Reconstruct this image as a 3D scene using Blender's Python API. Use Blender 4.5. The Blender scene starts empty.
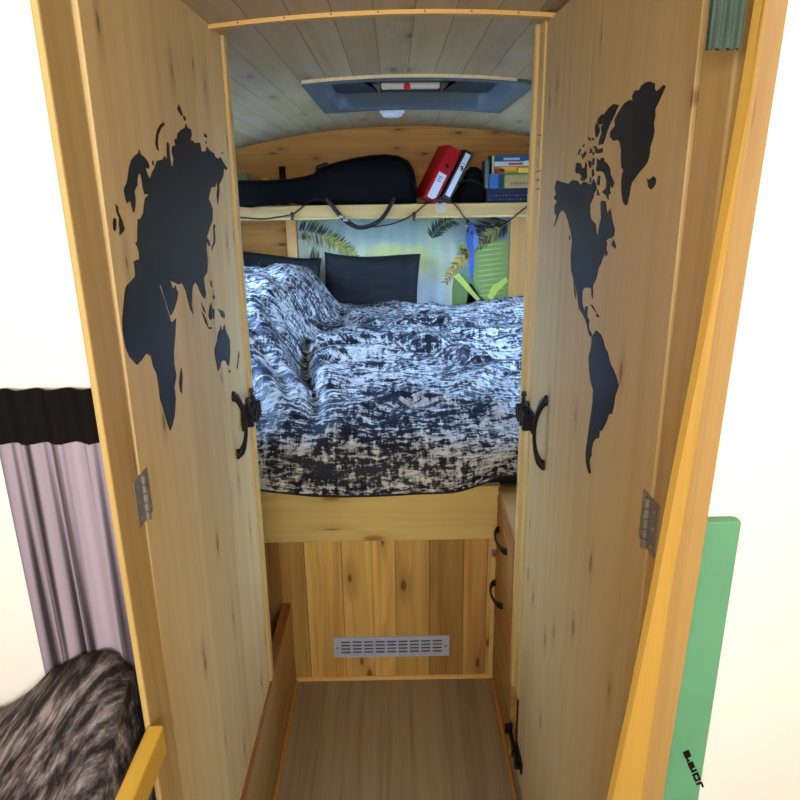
import bpy, bmesh, math, random
from mathutils import Vector, Matrix, noise as mn
random.seed(7)
SC = bpy.context.scene
COL = SC.collection
R = math.radians

# ------------------------------------------------------------------ camera maths (the photo was measured with it)
CAMZ = 1.65
F = 690.0
def cam_axes(yaw, pitch, roll):
    cy, sy, cp, sp = math.cos(yaw), math.sin(yaw), math.cos(pitch), math.sin(pitch)
    fwd = Vector((sy*cp, cy*cp, -sp)); right = Vector((cy, -sy, 0)); up = right.cross(fwd)
    c, s = math.cos(roll), math.sin(roll)
    return c*right + s*up, -s*right + c*up, fwd
CR, CU, CF = cam_axes(R(0.3), R(18.0), R(-0.8))
C0 = Vector((0, 0, CAMZ))
def ray(x, y): return CF + (x-400)/F*CR - (y-400)/F*CU
def onY(x, y, Y): d = ray(x, y); return C0 + d*(Y/d.y)
def onX(x, y, X): d = ray(x, y); return C0 + d*(X/d.x)
def onZ(x, y, z): d = ray(x, y); return C0 + d*((z-CAMZ)/d.z)

# ------------------------------------------------------------------ materials
def srgb(r, g, b):
    def f(c):
        c /= 255.0
        return c/12.92 if c <= 0.04045 else ((c+0.055)/1.055)**2.4
    return (f(r), f(g), f(b), 1.0)

class NT:
    def __init__(s, name):
        s.m = bpy.data.materials.new(name); s.m.use_nodes = True
        s.t = s.m.node_tree; s.n = s.t.nodes; s.l = s.t.links
        s.b = s.n['Principled BSDF']
    def add(s, typ, **kw):
        n = s.n.new(typ)
        for k, v in kw.items():
            setattr(n, k, v)
        return n
    def val(s, sock, v):
        if hasattr(v, 'is_output') or isinstance(v, bpy.types.NodeSocket): s.l.new(v, sock)
        else: sock.default_value = v
    def math(s, op, a, b=None, c=None):
        n = s.add('ShaderNodeMath', operation=op); s.val(n.inputs[0], a)
        if b is not None: s.val(n.inputs[1], b)
        if c is not None: s.val(n.inputs[2], c)
        return n.outputs[0]
    def xyz(s, x, y, z):
        n = s.add('ShaderNodeCombineXYZ')
        for i, v in enumerate((x, y, z)): s.val(n.inputs[i], v)
        return n.outputs[0]
    def noise(s, vec, scale=1.0, detail=3.0, rough=.55, dist=0.0):
        n = s.add('ShaderNodeTexNoise'); s.val(n.inputs['Vector'], vec)
        n.inputs['Scale'].default_value = scale; n.inputs['Detail'].default_value = detail
        n.inputs['Roughness'].default_value = rough; n.inputs['Distortion'].default_value = dist
        return n.outputs['Fac']
    def ramp(s, fac, stops):
        n = s.add('ShaderNodeValToRGB'); s.val(n.inputs[0], fac)
        e = n.color_ramp.elements
        while len(e) < len(stops): e.new(0.5)
        for i, (p, c) in enumerate(stops):
            e[i].position = p; e[i].color = c if len(c) == 4 else (*c, 1)
        return n.outputs[0]
    def mix(s, fac, a, b, mode='MIX'):
        n = s.add('ShaderNodeMix', data_type='RGBA', blend_type=mode)
        s.val(n.inputs[0], fac); s.val(n.inputs[6], a); s.val(n.inputs[7], b)
        return n.outputs[2]
    def smooth(s, v, a, b):
        n = s.add('ShaderNodeMapRange', interpolation_type='SMOOTHSTEP'); s.val(n.inputs[0], v)
        n.inputs[1].default_value = a; n.inputs[2].default_value = b
        return n.outputs[0]

def wood(name, light, dark, across, along, plank=0.1, tint=.12, gap=0.0, gapdark=.35, knots=.6, knot_col=(96, 60, 30),
         rough=.55, grain=1.0, bump=.25, streak=0.0, streak_col=(176, 108, 48), kdens=1.0, seed=0.0, wash=0.0, spec=.35, irr=0.0, yel=0.0):
    """softwood boards: across / along name the object axes (0,1,2); every board has its own tint, grain offset and knots"""
    t = NT(name)
    co = t.add('ShaderNodeTexCoord').outputs['Object']
    sp = t.add('ShaderNodeSeparateXYZ'); t.l.new(co, sp.inputs[0])
    third = [i for i in (0, 1, 2) if i not in (across, along)][0]
    u, v, w = sp.outputs[across], sp.outputs[along], sp.outputs[third]
    u = t.math('ADD', u, seed*1.37 + 20.013); v = t.math('ADD', v, seed*.71)
    if irr: u = t.math('ADD', u, t.math('ADD', t.math('MULTIPLY', t.math('SINE', t.math('MULTIPLY', u, 19.0)), irr), t.math('MULTIPLY', t.math('SINE', t.math('MULTIPLY', u, 43.0)), irr*.4)))
    q = t.math('DIVIDE', u, plank); idx = t.math('FLOOR', q); fr = t.math('FRACT', q)
    wn = t.add('ShaderNodeTexWhiteNoise', noise_dimensions='1D'); t.l.new(t.math('ADD', idx, seed), wn.inputs['W'])
    rnd = wn.outputs['Value']
    off = t.math('MULTIPLY', rnd, 37.0)
    v2 = t.math('ADD', v, off)
    # knots bend the grain around themselves
    kv = t.xyz(t.math('MULTIPLY', u, 7.5), t.math('MULTIPLY', v2, 2.6), 0.0)
    vo = t.add('ShaderNodeTexVoronoi', feature='F1', voronoi_dimensions='2D'); t.l.new(kv, vo.inputs['Vector'])
    vo.inputs['Scale'].default_value = 1.0*kdens; vo.inputs['Randomness'].default_value = 1.0
    kd = vo.outputs['Distance']
    keep = t.add('ShaderNodeSeparateColor'); t.l.new(vo.outputs['Color'], keep.inputs[0])
    kon = t.math('GREATER_THAN', keep.outputs[0], 1.0-knots)
    kr = t.math('MULTIPLY_ADD', keep.outputs[1], .05, .04)
    kmask = t.math('MULTIPLY', t.math('SUBTRACT', 1.0, t.smooth(t.math('DIVIDE', kd, kr), .55, 1.35)), kon)
    halo = t.math('MULTIPLY', t.math('SUBTRACT', 1.0, t.smooth(kd, .03, .34)), kon)
    warp = t.math('MULTIPLY', t.math('SUBTRACT', t.noise(t.xyz(t.math('MULTIPLY', u, 3.0), t.math('MULTIPLY', v2, 1.1), off), 1.0, 2.0), .5), .045)
    ug = t.math('ADD', u, t.math('ADD', warp, t.math('MULTIPLY', halo, .012)))
    n1 = t.noise(t.xyz(t.math('MULTIPLY', ug, 42.0), t.math('MULTIPLY', v2, .9), t.math('ADD', off, t.math('MULTIPLY', w, 9.0))), 1.0, 3.5, .55)
    n2 = t.noise(t.xyz(t.math('MULTIPLY', ug, 210.0), t.math('MULTIPLY', v2, 5.0), off), 1.0, 2.0)
    n3 = t.noise(t.xyz(t.math('MULTIPLY', u, 6.0), t.math('MULTIPLY', v2, .8), off), 1.0, 3.0)
    g = t.math('ADD', t.math('MULTIPLY', n1, .6*grain), t.math('ADD', t.math('MULTIPLY', n2, .22*grain), t.math('MULTIPLY', n3, .45)))
    lc, dc = [tuple(a*b for a, b in zip(srgb(*c), (1.0, .985, .84, 1.0))) for c in (light, dark)]
    col = t.ramp(t.smooth(g, .30+.1*grain, .82+.1*grain), [(0, lc), (.55, tuple(.55*a+.45*b for a, b in zip(lc, dc))), (1, dc)])
    col = t.mix(t.math('MULTIPLY', halo, .45), col, t.mix(.4, dc, srgb(*knot_col)))
    if streak:
        s1 = t.noise(t.xyz(t.math('MULTIPLY', ug, 14.0), t.math('MULTIPLY', v2, 1.4), t.math('ADD', off, 5.0)), 1.0, 2.5)
        col = t.mix(t.math('MULTIPLY', t.smooth(s1, .53, .70), streak), col, srgb(*streak_col))
    col = t.mix(t.math('MULTIPLY', kmask, .8), col, srgb(*knot_col))
    tv = t.math('MULTIPLY_ADD', rnd, 2*tint, 1.0-tint)
    col = t.mix(1.0, col, t.xyz(tv, t.math('POWER', tv, 1.12), t.math('POWER', tv, 1.35)), 'MULTIPLY')
    if yel:
        w2 = t.add('ShaderNodeTexWhiteNoise', noise_dimensions='1D'); t.l.new(t.math('ADD', idx, seed+77.7), w2.inputs['W'])
        col = t.mix(t.math('MULTIPLY', t.math('GREATER_THAN', w2.outputs['Value'], .55), yel), col, t.mix(1.0, col, (1.22, 1.30, 1.25, 1), 'MULTIPLY'))
    if wash:
        s2 = t.noise(t.xyz(t.math('MULTIPLY', u, 9.0), t.math('MULTIPLY', v2, 1.6), t.math('ADD', off, 9.0)), 1.0, 4.0)
        col = t.mix(t.math('MULTIPLY', t.smooth(s2, .42, .68), wash), col, srgb(206, 198, 182))
    h = t.math('ADD', n1, t.math('MULTIPLY', n2, .4))
    if gap:
        e = t.math('MULTIPLY', t.math('MINIMUM', fr, t.math('SUBTRACT', 1.0, fr)), plank)
        gm = t.math('SUBTRACT', 1.0, t.smooth(e, gap*.35, gap))
        col = t.mix(t.math('MULTIPLY', gm, 1.0-gapdark), col, srgb(70, 46, 24))
        h = t.math('SUBTRACT', h, t.math('MULTIPLY', gm, 6.0))
    t.l.new(col, t.b.inputs['Base Color'])
    t.b.inputs['Roughness'].default_value = rough
    t.b.inputs['Specular IOR Level'].default_value = spec
    bp = t.add('ShaderNodeBump'); bp.inputs['Strength'].default_value = bump; bp.inputs['Distance'].default_value = .0015
    t.l.new(h, bp.inputs['Height']); t.l.new(bp.outputs[0], t.b.inputs['Normal'])
    return t.m

def plain(name, rgb, rough=.5, metal=0.0, var=.08, scale=60.0, bump=0.0, spec=.5, sheen=0.0):
    t = NT(name)
    co = t.add('ShaderNodeTexCoord').outputs['Object']
    n = t.noise(co, scale, 3.0)
    c = srgb(*rgb)
    t.l.new(t.ramp(n, [(.25, tuple(x*(1-var) for x in c[:3])+(1,)), (.75, tuple(min(1, x*(1+var)) for x in c[:3])+(1,))]), t.b.inputs['Base Color'])
    t.b.inputs['Roughness'].default_value = rough; t.b.inputs['Metallic'].default_value = metal
    t.b.inputs['Specular IOR Level'].default_value = spec
    if sheen: t.b.inputs['Sheen Weight'].default_value = sheen
    if bump:
        bp = t.add('ShaderNodeBump'); bp.inputs['Strength'].default_value = bump; bp.inputs['Distance'].default_value = .002
        t.l.new(n, bp.inputs['Height']); t.l.new(bp.outputs[0], t.b.inputs['Normal'])
    return t.m

def fabric_pattern(name, cream, ink):
    """printed bedding: short broken streaks running both ways, ink on cream"""
    t = NT(name)
    uv = t.add('ShaderNodeUVMap', uv_map='UVMap').outputs[0]
    sp = t.add('ShaderNodeSeparateXYZ'); t.l.new(uv, sp.inputs[0])
    u, v = sp.outputs[0], sp.outputs[1]
    a = t.noise(t.xyz(t.math('MULTIPLY', u, 14.0), t.math('MULTIPLY', v, 50.0), 0.0), 1.0, 5.0, .68)
    b = t.noise(t.xyz(t.math('MULTIPLY', u, 60.0), t.math('MULTIPLY', v, 17.0), 7.0), 1.0, 5.0, .68)
    c = t.noise(t.xyz(t.math('MULTIPLY', u, 6.0), t.math('MULTIPLY', v, 9.0), 3.0), 1.0, 2.0)
    f = t.noise(t.xyz(t.math('MULTIPLY', u, 60.0), t.math('MULTIPLY', v, 120.0), 3.0), 1.0, 2.0)
    s = t.math('ADD', t.math('MULTIPLY', a, .44), t.math('ADD', t.math('MULTIPLY', b, .30), t.math('ADD', t.math('MULTIPLY', c, .14), t.math('MULTIPLY', f, .18))))
    big = t.noise(t.xyz(t.math('MULTIPLY', u, 2.2), t.math('MULTIPLY', v, 2.8), 21.0), 1.0, 2.0)
    s = t.math('ADD', s, t.math('MULTIPLY', t.math('SUBTRACT', big, .5), .16))
    g = t.noise(t.xyz(t.math('MULTIPLY', u, 24.0), t.math('MULTIPLY', v, 60.0), 13.0), 1.0, 3.0)
    m = t.smooth(s, .505, .585)
    cr = t.mix(t.smooth(g, .35, .65), srgb(*[int(q*.80) for q in cream]), srgb(*cream))
    col = t.mix(m, srgb(*ink), cr)
    t.l.new(col, t.b.inputs['Base Color'])
    t.b.inputs['Roughness'].default_value = .55
    t.b.inputs['Specular IOR Level'].default_value = .2
    fine = t.noise(t.xyz(t.math('MULTIPLY', u, 38.0), t.math('MULTIPLY', v, 30.0), 11.0), 1.0, 3.0)
    bp = t.add('ShaderNodeBump'); bp.inputs['Strength'].default_value = .5; bp.inputs['Distance'].default_value = .006
    t.l.new(fine, bp.inputs['Height']); t.l.new(bp.outputs[0], t.b.inputs['Normal'])
    return t.m

def vcol_mat(name, rough=.6, spec=.3):
    t = NT(name)
    a = t.add('ShaderNodeVertexColor', layer_name='Col')
    n = t.noise(t.add('ShaderNodeTexCoord').outputs['Object'], 90.0, 3.0)
    k = t.math('MULTIPLY_ADD', n, .3, 1.0 if name == 'printed_mural' else .85)
    t.l.new(t.mix(1.0, a.outputs[0], t.xyz(k, k, k), 'MULTIPLY'), t.b.inputs['Base Color'])
    t.b.inputs['Roughness'].default_value = rough; t.b.inputs['Specular IOR Level'].default_value = spec
    return t.m

M = {}
M['door'] = wood('door_pine_lit', (222, 198, 152), (192, 161, 110), 1, 2, .105, .06, knots=.26, knot_col=(120, 84, 48), grain=.75, rough=.5, kdens=1.9, bump=.12)  # left door: its brighter lighting is put into this lighter pine
M['door_r'] = wood('door_pine_shaded', (202, 178, 134), (168, 140, 94), 1, 2, .12, .07, knots=.22, knot_col=(116, 84, 50), grain=.75, rough=.5, seed=3.0, kdens=1.9, bump=.12)  # right door: same pine, weaker light painted in as a darker tone
M['jamb'] = wood('jamb_pine', (204, 178, 124), (174, 142, 88), 1, 2, .3, .03, knots=.25, knot_col=(140, 92, 44), grain=.9, seed=5.0)
M['strip'] = wood('strip_pine', (206, 178, 122), (176, 144, 90), 0, 2, .3, .03, knots=.0, grain=.7, seed=6.0)
M['walltrim'] = wood('wall_trim_pine', (248, 194, 128), (222, 158, 90), 0, 2, .3, .03, knots=.15, knot_col=(150, 100, 60), grain=.8, seed=21.0)
M['batten'] = wood('batten_pine', (222, 182, 116), (190, 142, 76), 2, 0, .3, .03, knots=.1, grain=.7, seed=8.0)
M['post'] = wood('varnished_post', (186, 150, 76), (154, 116, 48), 0, 2, .4, .03, knots=.15, knot_col=(150, 92, 40), grain=.8, rough=.42, seed=9.0, spec=.25)
M['rail'] = wood('varnished_rail', (226, 190, 84), (200, 158, 54), 0, 1, .4, .03, knots=.1, grain=.7, rough=.3, seed=10.0)
M['ceil'] = wood('ceiling_boards', (190, 168, 130), (152, 128, 92), 0, 1, .080, .08, gap=.0020, gapdark=.5, knots=.40, knot_col=(98, 78, 56), grain=.8, wash=.3, seed=2.0)
M['back'] = wood('back_wall_boards', (214, 156, 82), (170, 112, 48), 2, 0, .118, .06, gap=.0015, gapdark=.6, knots=.75, knot_col=(96, 54, 24), grain=.9, seed=4.0, kdens=1.5)
M['fascia'] = wood('shelf_pine', (196, 160, 106), (160, 120, 70), 2, 0, .2, .05, knots=.45, knot_col=(120, 76, 36), grain=.8, seed=11.0)
M['panel'] = wood('bed_front_planks', (194, 156, 96), (150, 108, 56), 0, 2, .098, .27, irr=.013, yel=.8, gap=.0016, gapdark=.3, knots=.75, knot_col=(84, 48, 22), grain=1.1, streak=.5, streak_col=(168, 108, 52), seed=12.0, kdens=1.1)
M['bedrail'] = wood('bed_rail_pine', (212, 187, 124), (184, 154, 92), 2, 0, .4, .03, knots=.25, knot_col=(150, 104, 50), grain=.8, seed=13.0)
M['box'] = wood('side_box_pine', (182, 148, 94), (140, 106, 60), 2, 1, .31, .05, knots=.3, knot_col=(110, 64, 28), grain=1.0, seed=14.0, streak=.2, streak_col=(164, 104, 52))
M['boxtop'] = wood('side_box_top', (164, 104, 54), (122, 72, 32), 0, 1, .4, .05, knots=.1, grain=.9, seed=15.0)
M['trim'] = wood('floor_trim', (176, 120, 54), (136, 82, 30), 0, 1, .4, .03, knots=.0, grain=.8, seed=16.0)
M['trimx'] = wood('floor_trim_light', (222, 180, 112), (188, 138, 74), 2, 0, .4, .03, knots=.0, grain=.8, seed=17.0)
M['drawer'] = wood('drawer_pine', (178, 130, 72), (138, 92, 42), 2, 1, .25, .06, knots=.2, knot_col=(110, 60, 26), grain=1.0, seed=18.0)
M['floor'] = wood('laminate_floor', (160, 144, 118), (120, 102, 80), 0, 1, .19, .05, gap=.0008, gapdark=.7, knots=.03, knot_col=(110, 92, 72), grain=1.0, rough=.42, seed=19.0, bump=.08)
M['side'] = wood('side_wall_boards', (200, 156, 100), (160, 112, 62), 2, 1, .118, .06, gap=.0015, gapdark=.6, knots=.5, knot_col=(96, 54, 24), seed=31.0)
M['white'] = plain('white_paint', (238, 238, 234), .6, var=.02, scale=8)
M['black'] = plain('black_iron', (14, 13, 13), .42, .3, spec=.5)
M['vinyl'] = plain('black_vinyl', (12, 13, 18), .45, var=.1, spec=.3)
M['silver'] = plain('zinc_steel', (158, 156, 152), .4, .75, var=.15)
M['alu'] = plain('anodised_aluminium', (182, 188, 212), .5, .15, var=.04)
M['slot'] = plain('dark_opening', (58, 56, 62), .8)
M['hatch'] = plain('blue_grey_plastic', (84, 100, 106), .45, var=.05)
M['hatchin'] = plain('dark_grey_blind', (44, 46, 46), .6, var=.15)
M['raw'] = plain('pale_sealant', (228, 208, 172), .8, var=.12, scale=90)
M['red'] = plain('red_plastic', (190, 22, 30), .4)
M['binder_red'] = plain('red_binder_card', (172, 6, 14), .5, var=.05, spec=.2)
M['binder_black'] = plain('black_binder_card', (20, 20, 22), .5)
M['paper'] = plain('paper_label', (214, 220, 232), .7, var=.03)
M['ink'] = plain('printed_ink', (60, 70, 96), .7)
M['nylon'] = plain('black_nylon', (11, 11, 12), .8, var=.25, scale=300, bump=.3, spec=.08)
M['nylon2'] = plain('dark_nylon', (17, 16, 16), .85, var=.25, scale=200, bump=.3, spec=.1)
M['webbing'] = plain('black_webbing', (12, 12, 14), .6, spec=.4)
M['pillow'] = plain('charcoal_cotton', (31, 32, 34), .75, var=.1, scale=25, spec=.15)
M['duvet'] = fabric_pattern('printed_duvet', (210, 210, 208), (13, 17, 32))
M['piping'] = plain('black_piping', (14, 14, 18), .8)
M['mattress'] = plain('dark_sheet', (18, 18, 24), .85)
M['poster'] = vcol_mat('printed_mural', .55)
M['print'] = vcol_mat('printed_card', .5)
M['yellow'] = plain('yellow_rind', (220, 200, 40), .5)
M['blue_box'] = plain('blue_card', (46, 96, 130), .6)
M['green'] = plain('green_board_paint', (96, 160, 122), .6, var=.08, scale=14)
M['dgreen'] = plain('dark_green_cloth', (58, 76, 66), .8, var=.2)
M['curtain'] = None
M['throw'] = None
M['glass'] = None

def stripes(name):
    t = NT(name)
    sp = t.add('ShaderNodeSeparateXYZ'); t.l.new(t.add('ShaderNodeTexCoord').outputs['Object'], sp.inputs[0])
    n = t.noise(t.xyz(t.math('MULTIPLY', sp.outputs[0], 62.0), t.math('MULTIPLY', sp.outputs[2], .8), 4.4), 1.0, 1.5)
    t.l.new(t.ramp(n, [(.30, srgb(34, 29, 38)), (.37, srgb(96, 86, 100)), (.46, srgb(156, 146, 164)), (.62, srgb(164, 154, 170)), (.74, srgb(116, 104, 122))]), t.b.inputs['Base Color'])
    t.b.inputs['Roughness'].default_value = .8
    return t.m
M['curtain'] = stripes('lilac_stripe_cloth')
def furry(name):
    t = NT(name)
    sp = t.add('ShaderNodeSeparateXYZ'); t.l.new(t.add('ShaderNodeTexCoord').outputs['Object'], sp.inputs[0])
    a = t.math('ADD', t.math('MULTIPLY', sp.outputs[0], .8), t.math('MULTIPLY', sp.outputs[1], -.5))
    n = t.noise(t.xyz(t.math('MULTIPLY', a, 64.0), t.math('MULTIPLY', sp.outputs[1], 17.0), t.math('MULTIPLY', sp.outputs[2], 22.0)), 1.0, 4.0, .7)
    t.l.new(t.ramp(n, [(.42, srgb(20, 17, 19)), (.52, srgb(84, 78, 82)), (.66, srgb(150, 144, 150))]), t.b.inputs['Base Color'])
    t.b.inputs['Roughness'].default_value = .9
    bp = t.add('ShaderNodeBump'); bp.inputs['Strength'].default_value = .8; bp.inputs['Distance'].default_value = .006
    t.l.new(n, bp.inputs['Height']); t.l.new(bp.outputs[0], t.b.inputs['Normal'])
    return t.m
M['throw'] = furry('streaked_plush')
def glassmat():
    t = NT('window_glass')
    t.b.inputs['Transmission Weight'].default_value = 1.0; t.b.inputs['Roughness'].default_value = .02
    t.b.inputs['IOR'].default_value = 1.05
    t.b.inputs['Base Color'].default_value = (.95, .98, 1, 1)
    return t.m
M['glass'] = glassmat()

# ------------------------------------------------------------------ mesh helpers
class MB:
    def __init__(s): s.bm = bmesh.new(); s.mats = []; s.mi = 0
    def mat(s, m):
        if m not in s.mats: s.mats.append(m)
        s.mi = s.mats.index(m); return s
    def _tag(s, faces):
        for f in faces: f.material_index = s.mi
    def hexa(s, c, bev=0.0, seg=2):
        """c: 8 corners, bottom ring then top ring"""
        t = bmesh.new(); v = [t.verts.new(p) for p in c]
        for q in ((3, 2, 1, 0), (4, 5, 6, 7), (0, 1, 5, 4), (1, 2, 6, 5), (2, 3, 7, 6), (3, 0, 4, 7)):
            t.faces.new([v[i] for i in q])
        bmesh.ops.recalc_face_normals(t, faces=t.faces)
        if bev: bmesh.ops.bevel(t, geom=t.edges[:], offset=bev, segments=seg, affect='EDGES', profile=.5)
        return s.merge(t)
    def box(s, x0, x1, y0, y1, z0, z1, bev=0.0, seg=2, M4=None):
        c = [Vector(p) for p in ((x0, y0, z0), (x1, y0, z0), (x1, y1, z0), (x0, y1, z0), (x0, y0, z1), (x1, y0, z1), (x1, y1, z1), (x0, y1, z1))]
        if M4 is not None: c = [M4 @ p for p in c]
        return s.hexa(c, bev, seg)
    def merge(s, t):
        vm = {v: s.bm.verts.new(v.co) for v in t.verts}
        for f in t.faces:
            try: nf = s.bm.faces.new([vm[v] for v in f.verts]); nf.material_index = s.mi; nf.smooth = f.smooth
            except ValueError: pass
        t.free(); return s
    def grid(s, rows, close_u=False, smooth=True):
        vs = [[s.bm.verts.new(p) for p in r] for r in rows]
        n = len(rows[0])
        for i in range(len(rows)-1):
            for j in range(n if close_u else n-1):
                k = (j+1) % n
                f = s.bm.faces.new([vs[i][j], vs[i][k], vs[i+1][k], vs[i+1][j]]); f.smooth = smooth; f.material_index = s.mi
        return vs
    def loft(s, rings, smooth=True, caps=True):
        vs = s.grid(rings, True, smooth)
        if caps:
            for r in (vs[0], vs[-1]):
                f = s.bm.faces.new(r); f.material_index = s.mi
                for e in f.edges: e.smooth = False
        return s
    def tube(s, pts, rad, n=10, smooth=True, flat=1.0, up=None):
        """sweep an ellipse along pts; rad number or list; flat squashes along 'up'"""
        pts = [Vector(p) for p in pts]; rings = []
        prev = None
        for i, p in enumerate(pts):
            d = (pts[min(i+1, len(pts)-1)] - pts[max(i-1, 0)]).normalized()
            a = Vector(up) if up is not None else (prev if prev is not None else (Vector((0, 0, 1)) if abs(d.z) < .9 else Vector((0, 1, 0))))
            x = (a - d*a.dot(d)).normalized(); y = d.cross(x); prev = x
            r = rad[i] if isinstance(rad, (list, tuple)) else rad
            rings.append([p + x*(math.cos(k*2*math.pi/n)*r*flat) + y*(math.sin(k*2*math.pi/n)*r) for k in range(n)])
        return s.loft(rings, smooth)
    def cyl(s, p0, p1, r, n=20, r2=None):
        return s.tube([p0, p1], [r, r if r2 is None else r2], n)
    def lathe(s, base, prof, axis=Vector((0, 0, 1)), n=24):
        ax = axis.normalized(); a = Vector((1, 0, 0)) if abs(ax.x) < .9 else Vector((0, 1, 0))
        x = (a-ax*a.dot(ax)).normalized(); y = ax.cross(x)
        rings = [[Vector(base)+ax*h+(x*math.cos(k*2*math.pi/n)+y*math.sin(k*2*math.pi/n))*max(r, 1e-5) for k in range(n)] for r, h in prof]
        return s.loft(rings)
    def poly(s, pts, d):
        """prism: outline pts (3-D, planar) extruded by vector d"""
        a = [Vector(p) for p in pts]; b = [p+Vector(d) for p in a]
        t = bmesh.new(); va = [t.verts.new(p) for p in a]; vb = [t.verts.new(p) for p in b]
        t.faces.new(va); t.faces.new(vb[::-1])
        for i in range(len(a)):
            j = (i+1) % len(a); t.faces.new([va[j], va[i], vb[i], vb[j]])
        bmesh.ops.recalc_face_normals(t, faces=t.faces)
        return s.merge(t)

def props(o, label=None, cat=None, group=None, kind=None):
    if label: o['label'] = label
    if cat: o['category'] = cat
    if group: o['group'] = group
    if kind: o['kind'] = kind
    return o
WL = {}
def thing(name, loc, label, cat, group=None, kind=None):
    o = bpy.data.objects.new(name, None); COL.objects.link(o); o.location = loc; o.empty_display_size = .05
    WL[o.name] = Vector(loc)
    return props(o, label, cat, group, kind)
def obj(name, mb, mat=None, parent=None, base=None, label=None, cat=None, group=None, kind=None, normals=True):
    bm = mb.bm
    if normals: bmesh.ops.recalc_face_normals(bm, faces=bm.faces)
    if parent is not None: off = WL[parent.name]
    else:
        if base is None:
            xs = [v.co for v in bm.verts]
            base = Vector(((min(p.x for p in xs)+max(p.x for p in xs))/2, (min(p.y for p in xs)+max(p.y for p in xs))/2, min(p.z for p in xs)))
        off = Vector(base)
    for v in bm.verts: v.co -= off
    me = bpy.data.meshes.new(name); bm.to_mesh(me); bm.free()
    mats = mb.mats if mb.mats else [mat]
    if mat is not None and mb.mats: pass
    for m in mats: me.materials.append(m)
    o = bpy.data.objects.new(name, me); COL.objects.link(o)
    if parent is not None: o.parent = parent
    else: o.location = off
    WL[o.name] = off
    return props(o, label, cat, group, kind)
def B(*a, **k): return MB().box(*a, **k)

# ------------------------------------------------------------------ the room
XL, XR, YB, YF = -1.0, 0.95, 3.85, -1.0
def zc(x, y): return 1.895 + .025*(YB-y) + .014*x - .134*x*x

obj('floor', B(XL-.05, XR+.05, YF, YB+.05, -.05, 0), M['floor'], base=(0, 0, 0), label='grey brown wood laminate floor of the aisle', cat='floor', kind='structure')

# roof hatch opening, from its corners in the photo
HX0, HX1, HY0, HY1 = -.272, .440, 2.25, 3.06
IX0, IX1, IY0, IY1 = HX0+.045, HX1-.050, HY0+.032, HY1-.075
def ceiling():
    mb = MB()
    xs = sorted(set([round(XL+(XR-XL)*i/40, 4) for i in range(41)] + [IX0, IX1]))
    ys = sorted(set([round(YF+(YB-YF)*i/12, 4) for i in range(13)] + [IY0, IY1]))
    for lift in (0.0,):
        vs = {(i, j, k): mb.bm.verts.new((x, y, zc(x, y)+k*.03)) for i, x in enumerate(xs) for j, y in enumerate(ys) for k in (0, 1)}
    for i in range(len(xs)-1):
        for j in range(len(ys)-1):
            if IX0-1e-6 <= xs[i] and xs[i+1] <= IX1+1e-6 and IY0-1e-6 <= ys[j] and ys[j+1] <= IY1+1e-6: continue
            for k in (0, 1):
                f = mb.bm.faces.new([vs[i, j, k], vs[i, j+1, k], vs[i+1, j+1, k], vs[i+1, j, k]]); f.smooth = True
    return obj('ceiling', mb, M['ceil'], base=(0, 0, 0), label='arched ceiling of whitewashed narrow boards running away from the camera', cat='ceiling', kind='structure')
ceiling()

def arch_wall(mb, y0, y1, x0, x1, z0, n=24):
    a = [(x0, y0, z0), (x1, y0, z0)] + [(x1+(x0-x1)*i/n, y0, zc(x1+(x0-x1)*i/n, y0)+.005) for i in range(n+1)]
    mb.poly(a, (0, y1-y0, 0)); return mb
obj('wall_back', arch_wall(MB(), YB, YB+.03, XL, XR, 0), M['back'], base=(0, YB, 0), label='back wall of horizontal knotty pine boards under the arched ceiling', cat='wall', kind='structure')
def side_wall(name, x0, x1, wy0, wy1, wz0, wz1, label):
    mb = MB(); zt = zc(x0, YF) + .02
    mb.box(x0, x1, YF, wy0, 0, zt); mb.box(x0, x1, wy1, YB+.03, 0, zt)
    mb.box(x0, x1, wy0, wy1, 0, wz0); mb.box(x0, x1, wy0, wy1, wz1, zt)
    return obj(name, mb, M['side'], base=(x0, 0, 0), label=label, cat='wall', kind='structure')
WY0, WY1, WZ0, WZ1 = 2.15, 3.40, 1.20, 1.62
side_wall('wall_left', XL-.03, XL, WY0, WY1, WZ0, WZ1, 'pine boarded side wall left of the bed, behind the left door')
side_wall('wall_right', XR, XR+.03, WY0, WY1, WZ0, WZ1, 'pine boarded side wall right of the bed, behind the right door')
for nm, x, lab in (('window_1', XL, 'side window in the left wall beside the bed'), ('window_2', XR, 'side window in the right wall beside the bed')):
    t = thing(nm, (x, (WY0+WY1)/2, WZ0), lab, 'window', kind='structure')
    s = -1 if x < 0 else 1
    xa, xb = sorted((x - s*.012, x + s*.03))
    mb = MB()
    for a in ((WY0, WY1, WZ0, WZ0+.03), (WY0, WY1, WZ1-.03, WZ1)): mb.box(xa, xb, a[0], a[1], a[2], a[3], .004)
    for a in ((WY0, WY0+.03), (WY1-.03, WY1)): mb.box(xa, xb, a[0], a[1], WZ0+.03, WZ1-.03, .004)
    obj('window_frame', mb, M['white'], t)
    obj('pane', B(x+s*.010, x+s*.014, WY0+.03, WY1-.03, WZ0+.03, WZ1-.03), M['glass'], t)

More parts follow.
